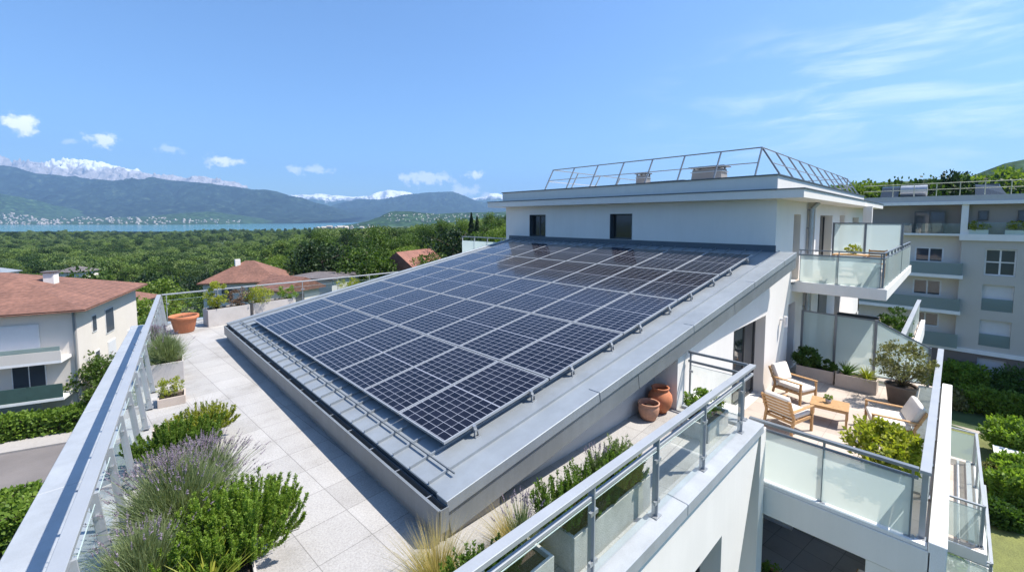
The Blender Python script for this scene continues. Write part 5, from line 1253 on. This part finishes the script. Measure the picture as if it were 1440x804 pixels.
# thin metal fence on the near side of the road
t = thing('metal_fence', 'thin dark metal fence between the road and the near hedge at lower left', 'fence', (*hp(-13.4, -1), GZ))
mb = MB()
a0 = hp(-12.0, -8); a1 = hp(-12.0, 12)
mb.bar((*a0, GZ + .3), (*a1, GZ + .3), .03, .03); mb.bar((*a0, GZ + 1.0), (*a1, GZ + 1.0), .03, .03); mb.build('rails', black_metal, t)
mb = MB()
for i in range(160): q = hp(-12.0, -8 + i * .125); mb.box(q[0] - .01, q[0] + .01, q[1] - .01, q[1] + .01, GZ + .13, GZ + 1.12)
mb.build('bars', black_metal, t)
for i in range(9): q = hp(-12.0, -8 + i * 2.5); mb = MB(); mb.box(q[0] - .03, q[0] + .03, q[1] - .03, q[1] + .03, GZ + .1, GZ + 1.2); mb.build('post', black_metal, t)

# garden shrubs on the right
def gshrub(label, u, v, r, h, m_, n=60, ls=.22, dmin=0, name='garden_shrub'):
    q = P(u, v, GZ); return leafbush(label, float(q[0]), float(q[1]), GZ, r, h, n, 90, ls, m_, name=name, shell=.32)
gshrub('big bright green bush against the right rail of the lower terrace', 1347, 558, 1.6, 2.7, green2, 90, .30)
gshrub('olive green rounded shrub below the big bright bush', 1341, 574, 1.0, 1.5, green4, 60, .26)
for i, (u, v, r, h) in enumerate(((1362, 577, .9, 1.6), (1380, 580, .9, 1.7), (1398, 584, .95, 1.7), (1416, 589, .95, 1.8), (1434, 594, 1.0, 1.9), (1452, 599, 1.0, 1.9))):
    gshrub('%s shrub of the row along the garden path, counted from the left' % COLN[i], u, v, r, h, (green2, hedge_leaf)[i % 2], 50, .24)
for lab, u, v, r, h, mm in (('big leafy shrub at the right edge of the garden', 1436, 648, 1.45, 2.3, green2), ('leafy shrub in the middle of the right garden edge', 1440, 690, 1.1, 1.7, green2),
        ('bright shrub at the frame edge below the lawn', 1442, 720, 1.2, 2.0, green2), ('low olive shrub beside the lower right balcony', 1392, 682, .65, 1.0, green4), ('dark low shrub at the lawn corner', 1405, 735, .7, .8, green3), ('dark bush in the shade of the opposite block', 1428, 575, 1.6, 2.8, green3), ('shaded bush left of the opposite garage shutter', 1352, 562, 1.0, 1.4, green3)):
    gshrub(lab, u, v, r, h, mm, 70, .24)
q = P(1424, 668, GZ); mb = MB(); t = thing('garden_roof', 'small pale flat roof among the garden shrubs', 'garden shed', (float(q[0]), float(q[1]), GZ)); mb.box(q[0] - 1.0, q[0] + .8, q[1] - 1.5, q[1] + .6, GZ, GZ + 1.0); mb.build('wall', plaster_grey, t); mb = MB(); mb.box(q[0] - 1.15, q[0] + .95, q[1] - 1.65, q[1] + .75, GZ + 1.0, GZ + 1.1); mb.build('roof', white_coping, t)

# ============================================================ HOUSES AROUND
def house(label, o, d1, L1, L2, hw, roofh, wallm, roofm, over=.55, gable=False, name='house'):
    """o = near corner, d1 = direction of side 1 (deg), side 2 is +90; returns thing and helpers"""
    a = np.array([math.cos(R(d1)), math.sin(R(d1))]); b_ = np.array([-a[1], a[0]])
    z0 = o[2]; t = thing(name, label, 'house', tuple(o))
    def q(p, r_): k = np.array(o[:2]) + a * p + b_ * r_; return (float(k[0]), float(k[1]))
    mb = MB(); mb.prism([q(0, 0), q(L1, 0), q(L1, L2), q(0, L2)], z0, z0 + hw); 
    rm = MB(); e = over; zt = z0 + hw; base = [q(-e, -e), q(L1 + e, -e), q(L1 + e, L2 + e), q(-e, L2 + e)]
    if gable == 1: r0, r1 = q(-e, L2 / 2), q(L1 + e, L2 / 2)
    elif gable == 2: r0, r1 = q(L1 / 2, -e), q(L1 / 2, L2 + e)
    else:
        if L1 > L2: r0, r1 = q(L2 / 2, L2 / 2), q(L1 - L2 / 2, L2 / 2)
        else: r0, r1 = q(L1 / 2, L1 / 2), q(L1 / 2, L2 - L1 / 2)
    v = [(*k, zt) for k in base] + [(*k, zt + .15) for k in base] + [(*r0, zt + roofh), (*r1, zt + roofh)]
    if (gable == 1) or (not gable and L1 > L2): f = [(4, 5, 9, 8), (6, 7, 8, 9), (5, 6, 9), (7, 4, 8)]
    else: f = [(5, 6, 9, 8), (7, 4, 8, 9), (4, 5, 8), (6, 7, 9)]
    rm.add(v, [(0, 3, 2, 1), (0, 1, 5, 4), (1, 2, 6, 5), (2, 3, 7, 6), (3, 0, 4, 7)] + f)
    if gable:
        g0 = (q(0, 0), q(0, L2), q(0, L2 / 2)) if gable == 1 else (q(0, 0), q(L1, 0), q(L1 / 2, 0))
        mb.quad((*g0[0], zt), (*g0[1], zt), (*g0[2], zt + roofh * .88))
    w = mb.build('wall', wallm, t); r_ = rm.build('roof', roofm, t)
    return t, q, r_, w
def facade_box(q, p0, p1, r0, r1, z0, z1):
    mb = MB(); mb.prism([q(p0, r0), q(p1, r0), q(p1, r1), q(p0, r1)], z0, z1); return mb
# big left house (near corner at hp(0,0))
o = (*hp(0, 0), GZ)
t, q, rf, w = house('cream two storey house with a red hipped roof at the left behind the hedge', o, 72.3, 12.0, 19.0, 7.65, 2.35, cream_wall, red_tiles, over=.75)
# q(p, r): p along the right facade (depth), r along the front facade (to the left)
zf = GZ
def fwin(r0, r1, z0, z1, kind='pane', p=-.0):   # on the front facade (p = 0)
    mb = facade_box(q, -.05, .02, r0, r1, z0, z1); f = mb.build('window', frame_white, t)
    n = 1 if kind == 'shutter' else 2
    for i in range(n):
        a = r0 + .06 + (r1 - r0 - .06) * i / n; b_ = r0 + (r1 - r0 - .06) * (i + 1) / n
        mb = facade_box(q, -.062, -.052, a, b_, z0 + .07, z1 - .07); mb.build('shutter' if kind == 'shutter' else 'pane', shutter_m if kind == 'shutter' else pane_far, f)
def swin(p0, p1, z0, z1, kind='pane'):          # on the right facade (r = 0)
    mb = facade_box(q, p0, p1, -.05, .02, z0, z1); f = mb.build('window', frame_white, t)
    mb = facade_box(q, p0 + .07, p1 - .07, -.062, -.052, z0 + .07, z1 - .07); mb.build('pane' if kind == 'pane' else 'shutter', pane_far if kind == 'pane' else shutter_m, f)
# loggias on the front: balcony slabs and parapets
for zz, lab, mm in ((zf + 4.60, 'upper', cream_wall), (zf + 2.05, 'lower', pane_far)):
    mb = facade_box(q, -1.5, .0, .35, 19, zz - .18, zz); mb.build('balcony_slab', white_coping, t)
    if lab == 'upper':
        mb = facade_box(q, -1.5, -1.38, .35, 19, zz, zz + .65); mb.build('balcony_parapet', cream_wall, t)
    mb = facade_box(q, -1.47, -1.42, .4, 19, zz + (.651 if lab == 'upper' else .0), zz + .95); mb.build('balcony_glass', glass_frost2 if lab == 'upper' else mat('green_balcony_panel', (.05, .10, .09), .3, bump=0), t)
fwin(1.9, 3.9, zf + 4.7, zf + 6.9, 'shutter'); fwin(8, 10, zf + 4.7, zf + 6.9)
fwin(1.7, 3.4, zf + 2.2, zf + 4.3); fwin(7.6, 10, zf + 2.2, zf + 4.3); fwin(2.0, 4.2, zf + .1, zf + 1.8, 'shutter')
swin(2.3, 3.1, zf + 5.5, zf + 6.8); swin(4.7, 6.4, zf + 4.8, zf + 6.8); swin(2.5, 3.3, zf + 2.9, zf + 4.0); swin(4.9, 6.5, zf + 2.4, zf + 4.1, 'shutter'); swin(9.3, 10.2, zf + 2.8, zf + 4.0)
mb = MB(); k = q(-.08, .12); mb.tube((*k, GZ), (*k, GZ + 7.6), .06, 8); mb.build('downpipe', alu_grey, t)
mb = facade_box(q, 5.2, 6.0, 3.0, 3.6, GZ + 8.2, GZ + 9.9); ch = mb.build('chimney', plaster, rf); mb = facade_box(q, 5.1, 6.1, 2.9, 3.7, GZ + 9.9, GZ + 10.0); mb.build('chimney_cap', grey_tiles, ch)
# others beyond: label, pixel of near corner, D, etc.
def far_house(label, u, D, d1, L1, L2, hw, rh, wm, rm, gable, ztop_v=None, windows=(), chim=None):
    x, y, _ = pol(u, D); z = min(tz(x, y), -9) - .3
    if ztop_v is not None: hw = H + (309 - ztop_v) / 600 * D - rh - z
    t, q, rf, w = house(label, (x, y, z), d1, L1, L2, hw, rh, wm, rm, gable=gable, over=.5)
    for (side, a0, a1, b0, b1) in windows:
        zt = z + hw
        mb = MB(); mb.prism([q(a0, -.05), q(a1, -.05), q(a1, .02), q(a0, .02)] if side == 1 else [q(-.05, a0), q(.02, a0), q(.02, a1), q(-.05, a1)], zt + b0, zt + b1); mb.build('window', pane_far, t)
    if chim: mb = MB(); k = q(*chim); mb.box(k[0] - .3, k[0] + .3, k[1] - .3, k[1] + .3, z + hw, z + hw + rh + .25); mb.build('chimney', plaster, rf)
    return t
far_house('house with a hipped red brown roof in the middle of the valley left of centre', 386, 56, 60, 7.5, 8.5, 5, 2.6, cream_wall, red_tiles, 0, 369, windows=((2, 2.0, 3.4, -1.9, -.6), (2, 5.2, 6.4, -1.9, -.6)), chim=(3.0, 5.5))
far_house('cream gabled annexe in front of the middle red roof', 398, 44, 20, 4.2, 4.5, 4, 1.4, cream_wall, red_tiles, 2, 393, windows=((1, 1.2, 2.2, -1.6, -.4),))
far_house('low grey flat roofed house right of the middle red roof', 503, 62, 125, 6.5, 6.5, 3, .4, plaster_grey, grey_tiles, 0, 381, windows=((1, 1.2, 4.2, -1.8, -.5),))
far_house('house with an orange gabled roof just left of the zinc roof edge', 582, 66, 25, 9.0, 6.0, 4, 2.8, cream_wall, red_tiles2, 1, 355, windows=((2, 2.5, 4, -1.6, -.5),))
far_house('small red roofed house behind the corner of the big left house', 184, 75, 60, 7, 7, 4, 2.0, cream_wall, red_tiles, 0, 411, windows=((1, 1.5, 3, -1.8, -.6),))
far_house('dark grey roof showing behind the left red ridge', 112, 130, 60, 7, 7, 4, 1.8, cream_wall, grey_tiles, 0, 375)
far_house('blue grey roof at the left frame edge behind the red roof', -2, 110, 60, 5, 5, 4, 1.4, cream_wall, zinc, 0, 377)

t = thing('outdoor_sofa', 'dark sofa on the neighbouring terrace beyond the frosted screen', 'sofa', (19.2, 2.3, TZ)); mb = MB(); mb.box(18.6, 21.6, 1.9, 3.2, TZ + .12, TZ + .45); mb.build('seat', frame_dark, t, bevel=.03); mb = MB(); mb.box(21.4, 21.6, 1.9, 3.2, TZ + .45, TZ + .95); mb.build('backrest', frame_dark, t, bevel=.03)
for x, y, r, h in ((18.4, 1.35, .4, 1.2), (20.2, 1.4, .45, 1.3), (22.5, 1.5, .5, 1.3)): leafbush('green shrub by the rail of the neighbouring terrace, %s' % {18.4: 'nearest one', 20.2: 'middle one', 22.5: 'farthest one'}[x], x, y, TZ, r, h, 40, 50, .09, green3)
# opposite apartment block, facade at x = 50
OX = 50.0
ob = thing('opposite_apartment_block', 'beige five storey apartment block with balconies opposite at the right', 'building', (OX, -2, GZ))
BY = -.35     # left/right bay boundary
mb = MB()
wall(mb, 'x', OX, .5, -18, BY, -7.05, 1.85, [(-3.30, -1.66, -.85, 1.22), (-3.30, -1.66, -3.63, -1.58), (-3.30, -1.66, -6.45, -4.38), (-9.3, -7.6, -.85, 1.22), (-9.3, -7.6, -3.6, -1.6), (-9.3, -7.6, -6.4, -4.4)])
mb.build('wall', beige_wall, ob)
mb = MB(); mb.box(OX + 1.05, OX + 12, -18, 12, GZ, 4.7); mb.box(OX + .53, OX + 1.05, -18, BY, GZ, 4.7)
mb.build('inner_wall', taupe_wall, ob)
mb = MB(); wall(mb, 'x', OX + .02, .45, -18, 12, GZ, -7.06, [(-3.24, -1.66, -9.1, -7.45)]); mb.build('base_wall', brown_wall, ob)
mb = MB(); mb.box(OX + .3, OX + .36, -3.22, -1.68, -9.08, -7.47); mb.build('garage_shutter', shutter_m, ob)
mb = MB(); wall(mb, 'x', OX + .9, .1, BY, 12, -7.05, 2.3, [(.64, 2.4, .0, 1.15), (.64, 2.4, -2.9, -1.6), (.64, 2.4, -5.6, -4.4)]); mb.build('wall', cream_wall, ob)
for z0, z1 in ((-.2, 1.15), (-2.95, -1.6), (-5.6, -4.4)): window(ob, 'x', OX + .95, .64, 2.4, z0, z1, mull=(1.5,), fw=.1, fm=frame_white, pm=pane_far)
window(ob, 'x', OX + .2, -3.30, -1.66, -.85, 1.22, mull=(-2.48,), tr=(.2,), fw=.1, fm=frame_white, pm=pane_far)
for z0, z1 in ((-3.63, -1.58), (-6.45, -4.38)):
    w_ = window(ob, 'x', OX + .3, -3.30, -1.66, z0, z1, fw=.08, fm=frame_white, pm=shutter_m)
    mb = MB(); mb.box(OX + .02, OX + .06, -3.28, -1.68, z0, z0 + .95); mb.build('window_guard', glass_frost2, ob)
for yy in (-9.3,):
    for z0, z1 in ((-.85, 1.22), (-3.6, -1.6), (-6.4, -4.4)): window(ob, 'x', OX + .3, yy, -7.6, z0, z1, mull=(-8.45,), fw=.1, fm=frame_white, pm=pane_far)
# slabs, balconies
mb = MB(); mb.box(OX - .25, OX + .55, -18, BY + .15, 1.86, 2.36); mb.box(OX - .15, OX + .95, BY + .15, 12, 2.2, 2.36); mb.build('terrace_slab', white_coping, ob)
mb = MB(); mb.box(OX - .12, OX + .5, -18, 12, -7.18, -6.86); mb.build('band_slab', white_coping, ob)
for i, z in enumerate((-1.2, -4.1)):
    mb = MB(); mb.box(OX - .75, OX + .9, BY - .2, 9, z - .02, z + .25); bs = mb.build('balcony_slab', white_coping, ob)
    mb = MB(); mb.box(OX - .70, OX - .66, BY - .15, 9, z + .26, z + 1.2); mb.box(OX - .66, OX - .02, BY - .15, BY - .11, z + .26, z + 1.2); mb.build('balcony_glass', glass_frost2, bs)
mb = MB(); mb.box(OX - .70, OX - .66, BY - .15, 9, -6.85, -5.75); mb.build('balcony_glass', glass_frost2, ob)
# top floor loggia
mb = MB(); mb.box(OX - .3, OX + 12, -18, 12, 4.72, 4.98); mb.build('roof_slab', white_coping, ob)
mb = MB(); mb.box(OX - .2, OX + 11.9, -18, 12, 4.98, 5.45); mb.build('parapet', plaster_grey, ob)
mb = MB(); mb.box(OX - .1, OX + .5, -.62, -.22, 2.36, 4.72); mb.build('pillar', white_coping, ob)
window(ob, 'x', OX + .46, .68, 2.55, 2.4, 4.2, mull=(1.6,), fw=.08, pm=pane_far); window(ob, 'x', OX + .46, -1.7, -1.14, 3.45, 4.2, fw=.08, pm=pane_far); window(ob, 'x', OX + .46, -4.2, -3.2, 2.4, 4.2, fw=.08, pm=pane_far)
mb = MB(); mb.box(OX - .2, OX - .17, -18, -.7, 2.37, 3.3); mb.box(OX - .1, OX - .07, -.2, 12, 2.37, 3.2); mb.build('loggia_glass', glass_clear, ob)
for yy, lab in ((-1.15, 'yellow green shrub in a box on the opposite top terrace, left one'), (-3.2, 'yellowish shrub on the opposite top terrace, right one')):
    planter('white box under the ' + lab.replace(' in a box', ''), OX + .1, yy, 2.36, .35, 1.2, .35, m=white_coping)
    leafbush(lab, OX + .1, yy, 2.7, .6, .6, 26, 40, .14, yellowgreen)
# roof rail and solar boilers
t = thing('roof_guardrail', 'thin yellowish guard rail along the opposite roof edge', 'guard rail', (OX, -2, 5.45))
cream_metal = mat('cream_metal', (.5, .5, .38), .5, bump=0)
mb = MB(); mb.tube((OX, -17, 6.5), (OX, 6, 6.5), .03, 6); mb.build('top_rail', cream_metal, t); mb = MB(); mb.tube((OX, -17, 6.0), (OX, 6, 6.0), .025, 6); mb.build('middle_rail', cream_metal, t)
for i in range(12): mb = MB(); mb.tube((OX, 4.0 - i * 1.35, 5.45), (OX, 4.0 - i * 1.35, 6.5), .03, 6); mb.build('post', cream_metal, t)
t = thing('solar_boiler', 'shiny cylindrical solar water tank at the left of the opposite roof', 'water tank', (OX + 2, 2.5, 5.45)); mb = MB(); mb.tube((OX + 1.5, 1.9, 6.0), (OX + 1.5, 3.6, 6.0), .5, 20); mb.build('tank', galv, t); mb = MB(); mb.hexa([(OX + .6, 3.7, 5.46), (OX + .6, 4.9, 5.46), (OX + 2.2, 4.9, 5.46), (OX + 2.2, 3.7, 5.46)], [(OX + 1.9, 3.7, 6.4), (OX + 1.9, 4.9, 6.4), (OX + 2.2, 4.9, 6.5), (OX + 2.2, 3.7, 6.5)]); mb.build('collector', pane_m, t)
t = thing('solar_collector', 'slanted solar collectors on frames at the right of the opposite roof', 'solar collector', (OX + 2, -2, 5.45)); mb = MB(); mb.hexa([(OX + .8, -2.6, 5.46), (OX + .8, -.9, 5.46), (OX + 2.2, -.9, 5.46), (OX + 2.2, -2.6, 5.46)], [(OX + 2.0, -2.2, 6.2), (OX + 2.0, -.9, 6.3), (OX + 2.2, -.9, 6.4), (OX + 2.2, -2.2, 6.4)]); mb.build('collector', pane_m, t)

# ============================================================ SKY, SUN, HAZE, CAMERA
SUN_EL, SUN_AZ = R(58.0), math.atan2(-.654, .756)
w = bpy.data.worlds.new('World'); sc.world = w; w.use_nodes = True; nt = w.node_tree; nd = nt.nodes; L = nt.links
bg = nd['Background']; sky = nd.new('ShaderNodeTexSky'); sky.sky_type = 'NISHITA'; sky.sun_disc = False; sky.sun_elevation = SUN_EL; sky.sun_rotation = math.pi / 2 - SUN_AZ
sky.altitude = 300; sky.air_density = 1.0; sky.dust_density = 1.3; sky.ozone_density = 6.0
tc = nd.new('ShaderNodeTexCoord'); sp = nd.new('ShaderNodeSeparateXYZ'); L.new(tc.outputs['Generated'], sp.inputs[0])
def math_(op, a, b_=None, c=None):
    n = nd.new('ShaderNodeMath'); n.operation = op
    for i, k in enumerate((a, b_, c)):
        if k is None: continue
        if isinstance(k, (int, float)): n.inputs[i].default_value = k
        else: L.new(k, n.inputs[i])
    return n.outputs[0]
azn = math_('ARCTAN2', sp.outputs['Y'], sp.outputs['X']); hyp = math_('SQRT', math_('ADD', math_('MULTIPLY', sp.outputs['X'], sp.outputs['X']), math_('MULTIPLY', sp.outputs['Y'], sp.outputs['Y']))); eln = math_('ARCTAN2', sp.outputs['Z'], hyp)
def dirpix(u, v): d = ray(u, v); return math.atan2(d[1], d[0]), math.atan2(d[2], math.hypot(d[0], d[1]))
cmb = nd.new('ShaderNodeCombineXYZ'); L.new(azn, cmb.inputs[0]); L.new(eln, cmb.inputs[1])
nz = nd.new('ShaderNodeTexNoise'); nz.inputs['Scale'].default_value = 38; nz.inputs['Detail'].default_value = 7; nz.inputs['Roughness'].default_value = .62; L.new(cmb.outputs[0], nz.inputs['Vector'])
tot = None
for u, v, wu, wv, st in ((29, 174, 30, 8, 1.0), (148, 198, 26, 6, .9), (310, 226, 26, 6, 1.0), (298, 226, 14, 5, .7), (436, 239, 30, 4, .55), (598, 250, 34, 9, .75), (668, 247, 13, 5, .95), (655, 268, 26, 7, .6), (690, 277, 20, 6, .6), (240, 211, 16, 4, .4), (98, 199, 12, 3, .35)):
    a, e = dirpix(u, v); a2, e2 = dirpix(u + wu, v - wv); wa_ = abs(a2 - a) * 1.25; we_ = abs(e2 - e) * 1.35 + .001
    dx = math_('MULTIPLY', math_('SUBTRACT', azn, a), 1 / wa_); dy = math_('MULTIPLY', math_('SUBTRACT', eln, e), 1 / we_)
    r_ = math_('SQRT', math_('ADD', math_('MULTIPLY', dx, dx), math_('MULTIPLY', dy, dy)))
    q_ = math_('SUBTRACT', math_('ADD', 1.0, math_('MULTIPLY', math_('SUBTRACT', nz.outputs['Fac'], .5), 3.4)), r_)
    mr = nd.new('ShaderNodeMapRange'); mr.interpolation_type = 'SMOOTHSTEP'; mr.inputs['From Min'].default_value = .05; mr.inputs['From Max'].default_value = .75; mr.inputs['To Max'].default_value = st; L.new(q_, mr.inputs['Value'])
    tot = mr.outputs[0] if tot is None else math_('MAXIMUM', tot, mr.outputs[0])
# cirrus: stretched noise, strongest towards the right
mp = nd.new('ShaderNodeMapping'); mp.inputs['Rotation'].default_value = (0, 0, R(14)); mp.inputs['Scale'].default_value = (2.6, 13, 1); L.new(cmb.outputs[0], mp.inputs['Vector'])
n2 = nd.new('ShaderNodeTexNoise'); n2.inputs['Scale'].default_value = 1.5; n2.inputs['Detail'].default_value = 9; n2.inputs['Roughness'].default_value = .6; n2.inputs['Distortion'].default_value = .5; L.new(mp.outputs[0], n2.inputs['Vector'])
ca, ce = dirpix(1330, 130)
dx = math_('MULTIPLY', math_('SUBTRACT', azn, ca), 1 / .55); dy = math_('MULTIPLY', math_('SUBTRACT', eln, ce), 1 / .20)
rad = math_('SUBTRACT', 1.0, math_('SQRT', math_('ADD', math_('MULTIPLY', dx, dx), math_('MULTIPLY', dy, dy))))
cm = nd.new('ShaderNodeMapRange'); cm.interpolation_type = 'SMOOTHSTEP'; cm.inputs['From Min'].default_value = -.1; cm.inputs['From Max'].default_value = .8; L.new(rad, cm.inputs['Value'])
cf = nd.new('ShaderNodeMapRange'); cf.interpolation_type = 'SMOOTHSTEP'; cf.inputs['From Min'].default_value = .43; cf.inputs['From Max'].default_value = .72; cf.inputs['To Max'].default_value = .45; L.new(n2.outputs['Fac'], cf.inputs['Value'])
cir = math_('MULTIPLY', cm.outputs[0], cf.outputs[0])
tot = math_('MAXIMUM', tot, cir)
mx = nd.new('ShaderNodeMix'); mx.data_type = 'RGBA'; L.new(tot, mx.inputs[0]); tn = nd.new('ShaderNodeMix'); tn.data_type = 'RGBA'; tn.blend_type = 'MULTIPLY'; tn.inputs[0].default_value = 1; tn.inputs[7].default_value = (.80, .96, 1.06, 1); L.new(sky.outputs[0], tn.inputs[6]); L.new(tn.outputs[2], mx.inputs[6]); mx.inputs[7].default_value = (8.6, 8.8, 9.2, 1)
L.new(mx.outputs[2], bg.inputs['Color']); bg.inputs['Strength'].default_value = .118

sl_ = bpy.data.lights.new('sun', 'SUN'); sl_.energy = 4.9; sl_.angle = R(.53); sl_.color = (1, .935, .85)
so = bpy.data.objects.new('sun', sl_); col.objects.link(so)
sd = Vector((math.cos(SUN_AZ) * math.cos(SUN_EL), math.sin(SUN_AZ) * math.cos(SUN_EL), math.sin(SUN_EL))); so.rotation_euler = sd.to_track_quat('Z', 'Y').to_euler(); so.location = (20, -20, 30)

HAZE = 5.4e-5
mb = MB(); mb.box(-22500, 22500, -22500, 22500, -90, 2700)
hm = bpy.data.materials.new('haze_air'); hm.use_nodes = True; hn = hm.node_tree.nodes; hn.remove(hn['Principled BSDF']); pv = hn.new('ShaderNodeVolumePrincipled'); pv.inputs['Color'].default_value = (.36, .62, 1.0, 1); pv.inputs['Density'].default_value = HAZE; pv.inputs['Anisotropy'].default_value = .1
hm.node_tree.links.new(pv.outputs[0], hn['Material Output'].inputs['Volume'])
hz = mb.build('haze', hm, kind='stuff'); tag(hz, 'thin blue summer haze in the air over the valley and lake', 'haze')

cam = bpy.data.cameras.new('camera'); co = bpy.data.objects.new('camera', cam); col.objects.link(co); sc.camera = co
cam.sensor_fit = 'HORIZONTAL'; cam.sensor_width = 36; cam.lens = 36 * FPX / 1440
cam.shift_x = 0; cam.shift_y = -(402 - Y0) / 1440.0
cam.clip_start = .1; cam.clip_end = 60000
M3 = Matrix((tuple(RV), tuple(UP), tuple(-FW))).transposed(); co.matrix_world = Matrix.Translation(Vector(CAM)) @ M3.to_4x4()
for o in bpy.data.objects:
    if '_local' in o: del o['_local']
sc.view_settings.view_transform = 'Standard'; sc.view_settings.look = 'None'; sc.view_settings.exposure = .86; sc.view_settings.gamma = 1
sc.render.engine = 'CYCLES'; sc.cycles.use_denoising = True
try: sc.cycles.denoiser = 'OPENIMAGEDENOISE'
except Exception: pass
sc.cycles.max_bounces = 8; sc.cycles.transparent_max_bounces = 16; sc.cycles.volume_bounces = 0; sc.cycles.diffuse_bounces = 4; sc.cycles.glossy_bounces = 4
sc.cycles.sample_clamp_indirect = 6; sc.cycles.caustics_reflective = False; sc.cycles.caustics_refractive = False
